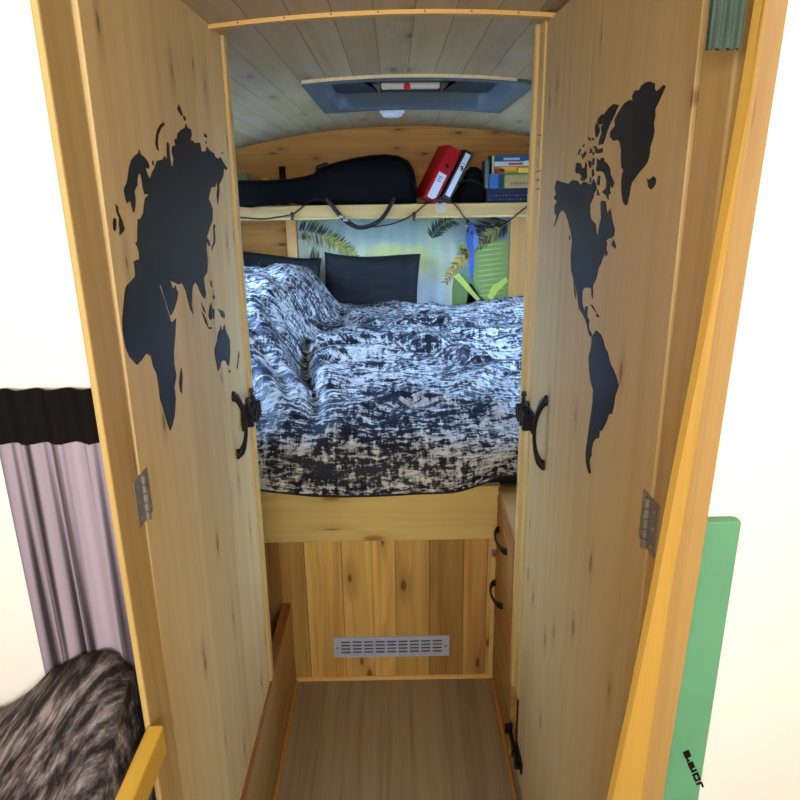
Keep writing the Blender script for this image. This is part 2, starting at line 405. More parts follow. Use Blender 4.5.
# partitions on both sides of the doorway
JL, JR = -.362, .318          # inner faces of the jambs
YHL, YHR = .89, .78           # hinge lines
def part_wall(name, x0, x1, y0, y1, label):
    return obj(name, arch_wall(MB(), y0, y1, x0, x1, 0, 10), M['white'], base=(x0, y0, 0), label=label, cat='wall', kind='structure')
part_wall('wall_partition_left', XL, JL-.010, YHL-.025, YHL-.005, 'white partition left of the left door jamb')
part_wall('wall_partition_right', JR+.03, XR, YHR-.025, YHR-.005, 'white partition right of the right door jamb')
def jamb(name, x0, x1, y0, y1, label):
    z1 = min(zc(x0, y0), zc(x1, y1)) - .004
    mb = B(x0, x1, y0, y1, 0, z1, .003)
    return obj(name, mb, M['jamb'], label=label, cat='door frame', kind='structure')
jamb('trim_1', JL-.009, JL, .803, YHL-.003, 'pale pine jamb board carrying the left door')
jamb('trim_2', JR, JR+.028, .703, YHR-.003, 'pale pine jamb board carrying the right door')

# ------------------------------------------------------------------ doors
def xdl(y, z):   # aisle face of the left door
    return JL + (y-YHL)*.0065 + (z-1.15)*.0085
def xdr(y, z):
    return JR - (y-YHR)*.002 - (z-1.1)*.0055
def on_door(x, y, fx, X0, off=0.0):
    X = X0
    for _ in range(6):
        p = onX(x, y, X); X = fx(p.y, p.z)
    return p
def door_mesh(fx, sgn, y0, y1, z0, z1, th=.022, proud=0.0, bev=.0015):
    c = []
    for z in (z0, z1):
        c += [Vector((fx(y0, z)+sgn*proud, y0, z)), Vector((fx(y1, z)+sgn*proud, y1, z)), Vector((fx(y1, z)-sgn*th, y1, z)), Vector((fx(y0, z)-sgn*th, y0, z))]
    return MB().hexa(c, bev)

def decal(name, polys, fx, X0, sgn, parent):
    """thin vinyl pieces lying on the door: outlines with holes, filled and given thickness"""
    from mathutils.geometry import delaunay_2d_cdt
    vs, es = [], []
    for pl in polys:
        b = len(vs)
        for x, y in pl:
            p = on_door(x, y, fx, X0); vs.append(Vector((p.y, p.z)))
        es += [(b+k, b+(k+1) % len(pl)) for k in range(len(pl))]
    ov, oe, of, *_ = delaunay_2d_cdt(vs, es, [], 2, 1e-6)
    mb = MB(); bm = mb.bm
    bv = [bm.verts.new((fx(v.x, v.y) + sgn*.0010, v.x, v.y)) for v in ov]
    for f in of:
        q = [bv[k] for k in f]
        try: bm.faces.new(q)
        except ValueError: pass
    top = bm.faces[:]
    for f in top:
        f.normal_update()
        if f.normal.x*sgn < 0: f.normal_flip()
    low = {v: bm.verts.new(v.co - Vector((sgn*.0008, 0, 0))) for v in bv}
    for e in [e for e in bm.edges if len(e.link_faces) == 1]:
        a, b = e.verts; bm.faces.new([a, b, low[b], low[a]])
    bmesh.ops.delete(bm, geom=[v for v in bm.verts if not v.link_faces], context='VERTS')
    return obj(name, mb, M['vinyl'], parent, normals=False)

EURASIA = [(137.5,219),(139.5,219.5),(143,213),(143.5,206),(145,198),(148.5,194.5),(144,194),(142,185),(140.5,175),(138.5,173),(137,178),(137,185),(134,191),(135,198),(135,206),(133.8,212),(132.8,212.5),(131,205),(129.8,200),(126.5,203.5),(125,198),(123.5,190),(124.3,187),(126.5,183),(127.8,175),(129,166),(131,160),(134.5,155.5),(137.8,153),(139,149.5),(140,154),(144,157),(147,161),(149,166),(148.5,168.8),(145,168),(147,174),(149.5,179),(151.5,173),(154,168.5),(156.5,161),(160,159.8),(162.5,159.5),(164,156),(167,160),(166.5,150),(166.5,144),(167.5,142),(169,145),(169.2,152),(170,160),(170.6,164),(171.5,167.5),(172.6,165),(173.5,159),(171.5,152),(171.8,147),(173,145.5),(175.2,145.5),(174,139.5),(176.5,138.5),(177.5,133),(181,129.5),(184.5,128),(185.5,123.5),(187.5,128),(190.5,129),(191.5,134),(190.4,139),(189.5,142.5),(191.5,140),(194.5,143),(199.5,142.5),(200.5,147),(201.5,152),(205.5,151),(206.5,146.5),(209.5,150.5),(214,153.5),(215,157),(218.5,159),(219.5,157),(221,158),(223,162),(227,168),(226,170.5),(223.5,168),(223.2,176),(219,184.5),(219.2,191),(217.6,205),(216.3,195),(217.2,187),(216.5,181),(215,187),(211,187.5),(209.5,193),(208.5,199),(210.5,203.5),(212.5,209),(212,221),(209,229),(206.5,237),(206.3,245),(206.2,249),(207.5,260),(207,272),(203.5,278),(204.5,287),(205.8,294),(204.5,299),(202,296),(199.5,291),(197.5,286),(195,282),(192.5,286),(191.5,295),(191.3,303),(192,308),(193,314),(190,309),(187.5,300),(185.5,291),(182,283),(177.5,284.5),(174.5,282.5),(171,281.5),(168.5,277.5),(173,289.5),(175,285),(175.8,288),(177.8,293),(176.5,301),(174,309),(170.4,315.8),(166,303),(160.2,284.5),(158.9,285.5),(164,300),(168.5,315),(170.8,322.5),(172.5,321.5),(175.6,318.5),(174.8,335),(173.4,352.5),(173.9,364.8),(176,375),(175.2,381),(173.9,386.6),(175.3,398),(174.4,415.5),(172,425),(169.9,430.7),(166.9,423),(162.5,406.8),(159.9,399.8),(158,384),(156.4,373.5),(152.9,366.5),(150.6,356),(148,354.5),(145.9,353),(142.4,358.6),(136.6,365),(129.3,356.9),(124.9,346.4),(122.3,329.8),(121.9,319),(123,308),(124.2,295),(125,289),(126.5,285),(131,281),(135,276),(134,265),(133.1,261.5),(136,260),(139,259),(138.6,252),(136.6,246),(135,243),(137,241),(137,232),(137.3,225)]
MAP_LEFT = [EURASIA,
 [(142.3,260),(142.5,275),(140.2,282),(144,284.5),(149.5,287.5),(149.5,281.5),(153,282.5),(157,281),(159,279),(159.7,268),(158,266),(155.5,267.5),(154,264),(152,258.5),(150,258),(149,260),(149.6,269),(148,265),(146,259),(143,251),(141,248),(141.6,254)],
 [(152,239.5),(155,241.8),(157,236),(157.5,243),(160.5,249.5),(159.5,252.5),(155.5,253),(153.5,256.5),(152,254),(151.2,250)],
 [(165,233.5),(167.5,236),(166.5,241),(167,245),(169,249),(169.6,254),(170,259),(168,261),(166,254),(164.5,249),(163.5,243),(163.8,237)],
 [(115,204),(117.5,207),(118,212),(122,221),(124,229),(122.5,232),(119.2,235.5),(119.4,229),(118.5,224),(119,219),(116,211)],
 [(113.2,218),(115.5,219),(115.8,226),(114.5,231.5),(113,229),(112.6,223)],
 [(163.3,122),(164.2,124.5),(160.5,128.5),(158.3,134),(157.4,141),(157.7,147),(158.8,150.8),(156.5,149),(155.2,144),(155.5,137),(157,129.5),(160,124.5)],
 [(178.5,104.5),(180.5,109),(182.2,114),(181.2,116),(178.5,112),(177,109)], [(183.5,115),(186,119),(184.2,121),(183,118)],
 [(203.5,133),(206.8,135.5),(206.8,137.7),(204,137)], [(205.2,141.5),(206.4,141.5),(206.4,143.8),(205.6,143.8)], [(221.6,152),(223,152),(223,153.6),(221.6,153.6)],
 [(151.8,160.5),(153.2,161.5),(153.6,165.5),(152.2,165)],
 [(213.6,224),(215,225.5),(214.4,229),(215,236),(214.9,243),(212.8,247),(211.5,251),(211.4,246.5),(213.4,242),(213.3,235),(213,228)],
 [(206.3,237),(209,241),(210.2,246.2),(208.8,246),(206.8,242)],
 [(209.8,280.5),(211.2,281),(211.3,284),(212.2,287.5),(210.5,286)], [(212.8,295.5),(214.4,295.5),(214.4,298.8),(212.8,298.5)],
 [(201.3,311.2),(204,315),(207,322),(207.9,327.3),(205,322.5)], [(210.5,303),(212.2,309),(212,318.5),(210,320),(208.3,316),(209,309)],
 [(201,303),(203,306.5),(204.8,310),(205.3,313.5),(203,310.5)], [(208,327),(211.8,327.2),(211.5,328.8),(209.2,329.2)], [(212.8,309),(214.2,309),(214.2,318.5),(213,318.5)],
 [(217.3,308.5),(220,310),(222.5,310.6),(224.6,314.5),(224.2,318.5),(221.5,317),(219.8,312.8)],
 [(220.6,325.4),(221.4,329),(222.2,331.5),(223,328),(224.1,324.2),(225,328),(226.4,333),(228,336),(229.5,340),(229.8,347),(229.9,354),(229.4,360),(228.7,365.8),(227.4,365.4),(226.4,363),(225.4,361),(223.8,360.2),(222.4,360.6),(221,362),(219.9,367.4),(217.6,371.2),(216.9,367),(216.8,364.8),(215.6,360),(214.7,354),(214.5,350),(215,347),(216,343.5),(217,341),(217.2,336),(218.2,332),(219.4,330)],
 [(238.3,351),(239.3,354),(238.2,362),(237.4,369),(236.5,368),(237.8,358)], [(228.8,370),(230,370),(229.8,373),(228.8,373)],
 [(181,367.5),(182.3,376),(181.8,388),(181.5,393.5),(180,391.5),(178.8,383),(179.5,376)]]
NAMERICA = [(557,180),(562,182),(569,184),(571,181.5),(573.5,180),(578,181),(580.5,185),(583,183),(585,181.5),(589,184),(592,184),(594,179),(596.5,185),(597,189),(594,194),(593.6,198),(590.5,204),(590,212),(591.5,219),(596,224),(596.4,230),(597.2,235),(598.5,234),(600,224),(601.5,218),(601.2,210),(601,202),(603,200.5),(606,201.5),(606.4,206),(607,212),(608.5,213),(609.6,211),(610.5,208.5),(611.4,213),(612,218),(614,226),(615,230),(614,236),(612,238),(609,238.5),(606,241),(607.5,243),(606.5,249),(608,253),(606.5,256.5),(605.6,253.5),(602.5,259),(601,264),(598.5,268),(598,273),(596,280),(593,286),(593.3,292),(592.8,299),(591.8,295),(591.5,288.5),(589,287.6),(584,288),(582.8,291),(582.5,295),(582.3,300),(582.5,304),(584.5,311),(586.5,306),(588,306.5),(587.5,317),(589.5,320),(589,327),(590,331),(592.6,334.5),(591,337),(589.3,335),(587.8,328),(586.8,323),(584.5,317),(581.5,312),(579,308),(578,297),(576,287),(574,280),(571.5,270),(571.2,263),(571,257),(571.5,249),(572.5,241),(571.6,235),(570.5,230),(568,220),(565.5,213),(562.5,210),(559.4,214),(558.5,217),(554.6,226.5),(554.3,226),(557,216),(555,213),(554.6,208),(555,205),(557.5,201.5),(554.5,199),(554.3,196.8),(556,195),(556,193),(555,188)]
MAP_RIGHT = [NAMERICA,
 [(576,189),(577.6,191),(577.2,195),(575,194.5),(574.7,191.5)], [(579.2,203.5),(582.2,201.3),(580.2,207),(577.4,208.2)], [(586.4,228),(588,231),(587.6,236.5),(586,234)],
 [(592,242.5),(594,245),(596.6,252),(594,254.7),(594,251),(592.2,256),(591.6,260.5),(590.9,255),(592.4,250),(589.6,247)],
 [(650,81.5),(655.5,83.5),(655,88),(656.5,91.5),(660,89),(664,84.8),(666,86),(663,93),(659,102),(655.5,109),(655.7,117),(654,123),(654.8,131),(653,139),(650.5,147),(650.3,152),(649.5,157),(648,162),(644.5,167),(640,172),(636,177.5),(632,183),(631,187),(630,193),(628.8,199),(627.5,204.5),(626,205.5),(623.5,202),(622.4,195),(621.8,189),(621.8,182),(622.5,175),(624,169.5),(621.8,168),(621.5,158),(621.5,150),(620.5,143),(618.5,139.5),(614,141),(610.5,137),(610.5,132),(613,128.5),(615.5,126),(615,120),(619,112),(625,103),(630,100),(633.5,100.5),(632.5,96.5),(635,90.5),(640,90),(641.5,86),(646,82.5)],
 [(647.5,178.5),(649.5,180),(654,176.2),(656.3,178.5),(656,184),(653.5,187.5),(651.5,189.5),(648.8,187),(648.4,183)],
 [(604,115),(609,108),(614,104),(619,105),(616.5,111),(613,119),(609.5,126),(607,133),(605,140),(603.5,144),(598.5,145),(600,139),(602,133),(601.5,126.8),(604,123.5),(599,125),(597.6,121.5),(599,117.5),(603,114)],
 [(596.6,122.5),(599.6,127),(600.2,131),(597.5,137.5),(596,135.5),(595,129)],
 [(588.5,137),(591,138),(591.7,141),(589,140.3)], [(593,137.5),(594.2,138),(593.8,140.8),(592.8,140)], [(583.4,144.8),(585,144),(584.2,147),(583,146.6)],
 [(580.3,148.5),(581.2,149.5),(579.8,153.5),(578.2,155.5),(578.8,152)], [(581,154.5),(583.5,154),(585.5,151),(586.8,153.6),(585,156.5),(582.6,159.5),(582.5,156.5)],
 [(590.8,148),(592.2,149.5),(592,153),(589.8,153.2)], [(593.5,146),(596.5,146.3),(598,149.5),(603,148),(603,152.5),(598,153.5),(595.8,153.2),(595.6,149)], [(593,151.5),(594.4,152),(594,155),(592.8,154.6)],
 [(589,160.6),(591,161),(592,164),(590.8,168.5),(588.8,165.5)], [(593,158),(595.2,158.6),(594,165.5),(592.4,164.2)], [(592.3,169),(594.2,170),(594.4,175.5),(592.4,177)], [(590.2,177),(591.4,177),(591.2,183),(590.2,183)],
 [(577,162.5),(581,163.5),(582.5,168.5),(585,167.5),(586,162.3),(587.2,164),(587,172),(587.5,177.5),(584,181.2),(580.5,180),(582,176.5),(579,172.5),(577.5,173.8),(575.7,172),(576,167)],
 [(597.5,158.5),(600,160.5),(602,157.5),(604.7,158.3),(604.2,161.3),(607.5,163.5),(610.5,169),(610.6,174),(613.2,180),(614.6,183),(612.5,188),(610.4,185),(610.3,190),(611,194.5),(609,193.5),(608.8,199.8),(606,195),(602.4,192),(606.5,188),(607,180.5),(604.5,173),(601.5,171),(597.5,171.8),(596.3,169.5),(597.3,165)],
 [(598.6,175.5),(600.6,176),(599.8,185.5),(597.2,184.2)], [(597.8,189),(599,192),(599.8,195.6),(597.2,195.4)],
 [(613.4,239.5),(614.8,241.5),(616.2,246.5),(615.8,248.6),(611.8,245.2)], [(569.2,235.8),(570.2,236),(570.6,240),(569.6,240)], [(574,282),(575,287),(575.8,293),(576.4,299.5),(574.6,293)],
 [(590.3,304.6),(592.5,304.8),(595,309.5),(596.7,312.7),(594.3,310),(592,306.3)], [(597.6,313.3),(600,317.3),(596.2,316.8)],
 [(596.3,330.3),(598.5,331.8),(602,336),(603.6,341),(605,347),(608,352),(609,357),(610,362),(614,370),(617,378),(619,385),(617.6,390),(616,394),(615,399),(614.5,404),(613.4,409),(612.5,414),(611,413.5),(609,414.5),(607.8,418),(606.2,423),(602,431),(599.6,430.5),(599.6,437),(598,438.5),(596,438.7),(594,441),(593,443.5),(591.8,450),(591.8,455.5),(590,459),(589.7,462),(590.4,467),(591.3,473.2),(589.5,473.5),(587.6,469),(586.3,463),(586,453),(587,445),(588,438),(589.4,428),(590.5,420),(592,410),(593,402),(593.5,390),(592,385),(591,381),(589.6,370),(589,359),(589.6,354),(591,350),(592,343),(592.2,337)]]

LZ0, LZ1, LY1 = .313, 1.946, 1.585
RZ0, RZ1, RY1 = .05, 1.937, 1.535
door1 = thing('door_1', (JL, YHL, LZ0), 'left pine door folded back along the aisle, with Europe, Africa, Asia and Australia in black on it', 'door', kind='structure')
obj('leaf', door_mesh(xdl, 1, YHL+.001, LY1, LZ0, LZ1), M['door'], door1)
mb = MB().mat(M['strip'])
mb.merge(door_mesh(xdl, 1, LY1+.0006, LY1+.030, LZ0+.004, LZ1+.003, proud=.007, bev=.003).bm)
mb.merge(door_mesh(xdl, 1, LY1+.031, LY1+.058, LZ0+.004, LZ1+.003, proud=.001, bev=.002).bm)
obj('edge_strip', mb, None, door1)
decal('map_sticker', MAP_LEFT, xdl, JL, 1, door1)
door2 = thing('door_2', (JR, YHR, RZ0), 'right pine door folded back along the aisle, with Greenland and the Americas in black on it', 'door', kind='structure')
obj('leaf', door_mesh(xdr, -1, YHR+.001, RY1, RZ0, RZ1), M['door_r'], door2)
decal('map_sticker', MAP_RIGHT, xdr, JR, -1, door2)
mb = MB().mat(M['strip'])
mb.merge(door_mesh(xdr, -1, RY1+.0006, RY1+.052, .285, RZ1+.011, proud=.004, bev=.003).bm)
mb.merge(door_mesh(xdr, -1, RY1+.053, RY1+.082, .285, RZ1+.011, proud=.012, bev=.003).bm)
obj('edge_strip', mb, None, door2)
# handwritten pencil marks on the right door's edge strip
mb = MB()
for (x0, y0, x1, y1) in ((540, 135, 543.5, 135.5), (539.6, 141, 539.6, 147), (541.5, 138, 541.5, 152), (539.3, 160, 539.6, 168), (537.6, 172, 542.8, 170.5), (538, 179.5, 541.6, 180.5), (538.5, 183, 541.3, 178.5), (537.8, 189.5, 541.8, 188.6)):
    a = on_door(x0, y0, xdr, JR); b = on_door(x1, y1, xdr, JR)
    for p in (a, b): p.x = xdr(p.y, p.z) - .0046
    mb.tube([a, b], .0012, 6, flat=.3, up=(1, 0, 0))
obj('pencil_marks', mb, plain('pencil_grey', (92, 82, 66), .8), door2)

def bow_handle(parent, p0, p1, out, depth=.036, r=.0065, along=None, name='handle'):
    """forged bow handle: two flared feet on the surface, bar standing off it"""
    p0, p1, out = Vector(p0), Vector(p1), Vector(out).normalized()
    pts, rad = [], []
    n = 22
    for i in range(n+1):
        s = i/n; a = math.sin(math.pi*s)**.55
        pts.append(p0.lerp(p1, s) + out*(depth*a + .003)); rad.append(r*(.72 + .95*abs(2*s-1)**3))
    mb = MB(); mb.tube(pts, rad, 10, flat=.72, up=out)
    for p in (p0, p1):
        mb.lathe(p + out*.0002, [(r*1.55, 0), (r*1.5, .004), (r*1.15, .007), (.0005, .0075)], out, 14)
    return obj(name, mb, M['black'], parent)

# pull handles
def dpt(x, y, fx, X0): return on_door(x, y, fx, X0)
a = dpt(231.5, 398, xdl, JL); b = dpt(234.5, 459, xdl, JL); b.y = a.y = 1.44
bow_handle(door1, a, b, (1, 0, 0), .021, .0078)
a = dpt(547.5, 401, xdr, JR); b = dpt(544.5, 466, xdr, JR); b.y = a.y = 1.375
bow_handle(door2, a, b, (-1, 0, 0), .021, .0078)

def latch(parent, fx, sgn, y0, z0):
    """black gate latch: back plates, sliding bar, two thumb tabs, keeper"""
    mb = MB()
    X = lambda y, z: fx(y, z)
    x = X(y0+.04, z0+.03)
    def bx(a0, a1, y_0, y_1, z_0, z_1, bev=.0015):
        xs = sorted((x+sgn*a0, x+sgn*a1)); mb.box(xs[0], xs[1], y_0, y_1, z_0, z_1, bev)
    bx(.001, .005, y0, y0+.055, z0, z0+.052)
    bx(.009, .014, y0+.062, y0+.105, z0+.006, z0+.058)
    mb.tube([(x+sgn*.016, y0+.004, z0+.022), (x+sgn*.016, y0+.115, z0+.026)], .0085, 10)
    mb.tube([(x+sgn*.018, y0+.004, z0+.040), (x+sgn*.018, y0+.06, z0+.042)], .006, 10)
    for yy in (y0+.012, y0+.046, y0+.074, y0+.098):
        bx(.004, .027, yy-.005, yy+.005, z0+.008, z0+.045)
    for yy, h in ((y0+.022, .070), (y0+.066, .080)):
        bx(.012, .018, yy-.007, yy+.007, z0+.03, z0+h, .003)
        mb.tube([(x+sgn*.015, yy, z0+h-.004), (x+sgn*.015, yy, z0+h+.006)], [.0072, .0045], 10)
    for yy, zz in ((y0+.008, z0+.006), (y0+.048, z0+.006), (y0+.008, z0+.047), (y0+.090, z0+.052)):
        mb.lathe((x+sgn*.0045, yy, zz), [(.004, 0), (.0035, .002), (.0004, .003)], Vector((sgn, 0, 0)), 10)
    return obj('latch', mb, M['black'], parent)
latch(door1, xdl, 1, LY1-.088, 1.092)
latch(door2, xdr, -1, RY1-.048, 1.076)

def hinge(parent, X, sgn, yh, zc_, hh=.070, w=.027):
    t = obj('hinge', MB().mat(M['silver']).box(*sorted((X, X+sgn*.0022)), yh+.001, yh+w, zc_-hh/2, zc_+hh/2, .0008)
            .box(*sorted((X, X+sgn*.0022)), yh-w, yh-.001, zc_-hh/2, zc_+hh/2, .0008), None, parent)
    k = MB()
    for i in range(5):
        z0 = zc_-hh/2 + hh*i/5
        k.cyl((X+sgn*.0045, yh, z0+.0006), (X+sgn*.0045, yh, z0+hh/5-.0006), .0046, 12)
    obj('knuckle', k, M['silver'], t)
    s = MB()
    for yy in (yh-w*.62, yh+w*.62):
        for zz in (zc_-hh*.34, zc_, zc_+hh*.34):
            s.lathe((X+sgn*.0022, yy, zz), [(.0030, 0), (.0026, .0006), (.0004, .0009)], Vector((sgn, 0, 0)), 12)
    obj('screw', s, plain('screw_steel', (196, 190, 178), .3, .8), t)
for zz in (1.222, .45, 1.89):
    hinge(door1, JL, 1, YHL, zz)
for zz in (1.228, .40, 1.89):
    hinge(door2, JR, -1, YHR, zz)
# floor bolt low on the right door
mb = MB(); x = xdr(1.49, .14)
mb.box(x-.006, x-.0006, 1.445, 1.530, .118, .152, .002)
mb.tube([(x-.012, 1.452, .135), (x-.012, 1.585, .135)], .0062, 10)
mb.box(x-.020, x-.006, 1.462, 1.474, .120, .150, .002); mb.box(x-.020, x-.006, 1.504, 1.516, .120, .150, .002)
mb.box(x-.026, x-.004, 1.582, 1.600, .124, .148, .003)
obj('floor_bolt', mb, M['black'], door2)

# ------------------------------------------------------------------ ceiling batten, nailed across above the doors
mb = MB(); rows = []
low = [(p.x, p.z) for p in (onY(x, y, 1.488) for x, y in ((150, 31), (215, 25), (300, 18.5), (380, 13.8), (450, 10.8), (516, 9), (550, 9.5), (620, 12)))]
def batten_low(x):
    for (xa, za), (xb, zb_) in zip(low, low[1:]):
        if x <= xb: break
    return za + (zb_-za)*(x-xa)/(xb-xa)
for i in range(25):
    x = -.50 + 1.0*i/24
    zt = zc(x, 1.5) - .0006; zb = min(batten_low(x), zt-.008)
    rows.append([Vector((x, 1.488, zb)), Vector((x, 1.512, zb)), Vector((x, 1.512, zt)), Vector((x, 1.488, zt))])
mb.mat(M['batten']); mb.loft(rows, smooth=False)
mb.mat(M['slot'])
for px, py in ((237, 19), (284, 16), (331, 12.5), (378, 9), (425, 7), (472, 5), (519, 4)):
    p = onY(px, py, 1.487); mb.lathe((p.x, 1.4885, zc(p.x, 1.5)-.004), [(.002, 0), (.0015, -.001), (.0003, -.0014)], Vector((0, 1, 0)), 8)
obj('trim_3', mb, None, base=(0, 1.5, 1.9), label='narrow yellow pine batten nailed across the ceiling above the doors', cat='ceiling batten', kind='structure')

# ------------------------------------------------------------------ aisle: boxes, trims
YP = 1.971    # face of the bed front
XA0, XA1 = -.360, .316
t = thing('side_box', (-.68, 1.2, 0), 'low pine side board with reddish top edge along the left of the aisle', 'box')
obj('side_panel', B(XA0-.028, XA0, .92, YP-.002, 0, .3045, .002), M['box'], t)
obj('top_edge', B(XA0-.029, XA0+.0005, .92, YP-.003, .3047, .3105, .0015), M['boxtop'], t)
obj('trough_board', B(XL+.002, XA0-.0285, .92, YP-.003, 0, .12, .002), M['box'], t)
def quarter(x0, z0, y0, y1, sx, r=.009):
    pts = [(x0, y0, z0)] + [(x0+sx*r*math.cos(a*math.pi/16), y0, z0+r*math.sin(a*math.pi/16)) for a in range(9)]
    return MB().poly(pts, (0, y1-y0, 0))
obj('baseboard_left', quarter(XA0+.0004, .0005, .92, YP-.016, 1), M['trim'], label='thin dark pine moulding along the left edge of the aisle floor', cat='floor trim', kind='structure')
obj('baseboard_right', quarter(XA1-.0004, .0005, .80, YP-.016, -1), M['trim'], label='thin dark pine moulding along the right edge of the aisle floor', cat='floor trim', kind='structure')
pts = [(XA0, YP-.0004, .0005)] + [(XA0, YP-.0004-.010*math.cos(a*math.pi/16), .0005+.011*math.sin(a*math.pi/16)) for a in range(9)]
obj('baseboard_back', MB().poly(pts, (XA1-XA0, 0, 0)), M['trimx'], label='pale pine moulding where the floor meets the bed front', cat='floor trim', kind='structure')

# ------------------------------------------------------------------ bed
bed = thing('bed', (0, 2.9, 0), 'built-in raised bed with a planked pine front across the end of the aisle', 'bed')
obj('front_panel', B(XL+.004, XA1+.002, YP, YP+.018, .0005, .5345, .001), M['panel'], bed)
obj('rail_board', B(XL+.004, XA1+.008, YP-.004, YP+.03, .535, .722, .004), M['bedrail'], bed)
obj('corner_strip', B(XA1-.016, XA1-.001, YP-.0055, YP-.0006, .016, .534, .002), M['bedrail'], bed)
obj('base', B(XL+.004, XR-.004, YP+.031, YB-.01, .66, .70), M['bedrail'], bed)
mm = B(XL+.006, XR-.006, YP+.034, YB-.012, .7005, .862, .03, 3)
for f in mm.bm.faces: f.smooth = True
obj('mattress', mm, M['mattress'], bed)
# ventilation grille screwed to the front panel
gx0, gx1, gz0, gz1 = -.226, .166, .092, .172
g = MB().mat(M['alu'])
ncol, nrow = 9, 4
ys = (YP-.0045, YP-.0006)
mx, mz = .022, .013
cw = (gx1-gx0-2*mx)/ncol; rh = (gz1-gz0-2*mz)/nrow
g.box(gx0, gx1, *ys, gz0, gz0+mz); g.box(gx0, gx1, *ys, gz1-mz, gz1)
g.box(gx0, gx0+mx, *ys, gz0+mz, gz1-mz); g.box(gx1-mx, gx1, *ys, gz0+mz, gz1-mz)
for i in range(ncol+1):
    xa = gx0+mx+cw*i; g.box(max(gx0+mx, xa-.0038), min(gx1-mx, xa+.0038), *ys, gz0+mz, gz1-mz)
for j in range(nrow+1):
    za = gz0+mz+rh*j; g.box(gx0+mx, gx1-mx, ys[0]+.0004, ys[1], max(gz0+mz, za-.0034), min(gz1-mz, za+.0034))
g.mat(M['slot']); g.box(gx0+mx-.001, gx1-mx+.001, YP-.0012, YP-.0003, gz0+mz-.001, gz1-mz+.001)
vg = obj('vent_grille', g, None, bed, label='slotted aluminium vent grille')
for xx in (gx0+.012, gx1-.012):
    s = MB(); s.lathe((xx, YP-.0045, (gz0+gz1)/2), [(.005, 0), (.0045, .0015), (.0004, .002)], Vector((0, -1, 0)), 14)
    obj('screw', s, M['silver'], vg)

# ------------------------------------------------------------------ drawer cabinet on the right of the aisle
cab = thing('drawer_cabinet', (.6, 1.78, 0), 'pine drawer cabinet between the right door and the bed front', 'cabinet')
obj('plinth', B(XA1, XA1+.02, 1.628, YP-.006, 0, .262, .001).box(XA1+.050, XA1+.065, .80, 1.627, 0, .262, .001), M['box'], cab)
CY0 = 1.645
obj('body', MB().box(XA1+.012, XR-.004, CY0, YP-.0045, .264, .70, .001), M['drawer'], cab)
obj('top', B(XA1-.002, XR-.004, CY0, YP-.006, .701, .722, .003), M['drawer'], cab)
for z0, z1 in ((.275, .483), (.488, .640)):
    d = obj('drawer', B(XA1-.004, XA1+.011, CY0+.02, YP-.012, z0, z1, .003), M['drawer'], cab)
    zz = .402 if z0 < .4 else .622
    if z0 < .4: bow_handle(d, (XA1-.0045, 1.94, zz-.010), (XA1-.0045, 1.795, zz+.002), (-1, 0, 0), .022, .0068)
    else: bow_handle(d, (XA1-.0045, 1.905, .604), (XA1-.0045, 1.755, .614), (-1, 0, 0), .018, .0066)
obj('dark_front', B(XA1-.004, XA1+.011, CY0+.02, YP-.012, .645, .698, .003), M['boxtop'], cab)  # flush board in a darker tone, between upper drawer and top
mb = MB()
p = onY(494, 553, YP-.006)
mb.box(p.x-.008, p.x+.010, YP-.0065, YP-.0048, p.z-.014, p.z+.014, .0006)
mb.tube([(p.x+.001, YP-.007, p.z-.008), (p.x+.001, YP-.010, p.z-.004), (p.x+.001, YP-.011, p.z+.006)], .0028, 8)
obj('hook', mb, M['silver'], bed, label='small steel hook')

# ------------------------------------------------------------------ duvet
def sstep(a, b, x):
    q = max(0.0, min(1.0, (x-a)/(b-a))); return q*q*(3-2*q)
CREASES = []
for pts, z, dep, wid in (
    (((256, 272), (280, 290), (305, 318)), 1.18, .014, .03), (((248, 300), (275, 312), (300, 330)), 1.14, .018, .025),
    (((250, 338), (275, 352), (292, 372), (305, 392)), 1.06, .030, .026), (((248, 372), (268, 392), (285, 420)), 1.02, .022, .024),
    (((300, 352), (340, 349), (380, 346), (430, 352), (470, 362)), .98, .030, .024),
    (((430, 330), (470, 340), (515, 335)), .98, .018, .03), (((345, 322), (390, 330), (430, 327)), .99, .015, .03),
    (((310, 425), (345, 420), (375, 408), (410, 396)), .95, .026, .024), (((385, 446), (410, 430), (450, 415), (485, 408)), .94, .028, .024),
    (((470, 395), (495, 380), (518, 372)), .96, .020, .025), (((258, 432), (280, 440), (300, 455)), .90, .022, .022), (((480, 452), (500, 438), (518, 428)), .90, .022, .022),
    (((330, 385), (365, 378), (400, 382)), .96, .016, .026), (((300, 300), (325, 292), (340, 288)), 1.14, .02, .026)):
    CREASES.append(([onZ(x, y, z).xy for x, y in pts], dep, wid))
def crease(x, y):
    h = 0.0; p = Vector((x, y))
    for pts, dep, wid in CREASES:
        best = 9.0; side = 1
        for a, b in zip(pts, pts[1:]):
            ab = b-a; t = max(0, min(1, (p-a).dot(ab)/ab.length_squared)); d = p-(a+ab*t); l = d.length
            if l < best: best = l; side = 1 if d.y > 0 else -1
        if best < wid*6:
            q = best/wid
            h -= dep*.8*math.exp(-q*q)
            if side > 0: h += dep*.75*math.exp(-((q-2.6)/1.7)**2)
    return h
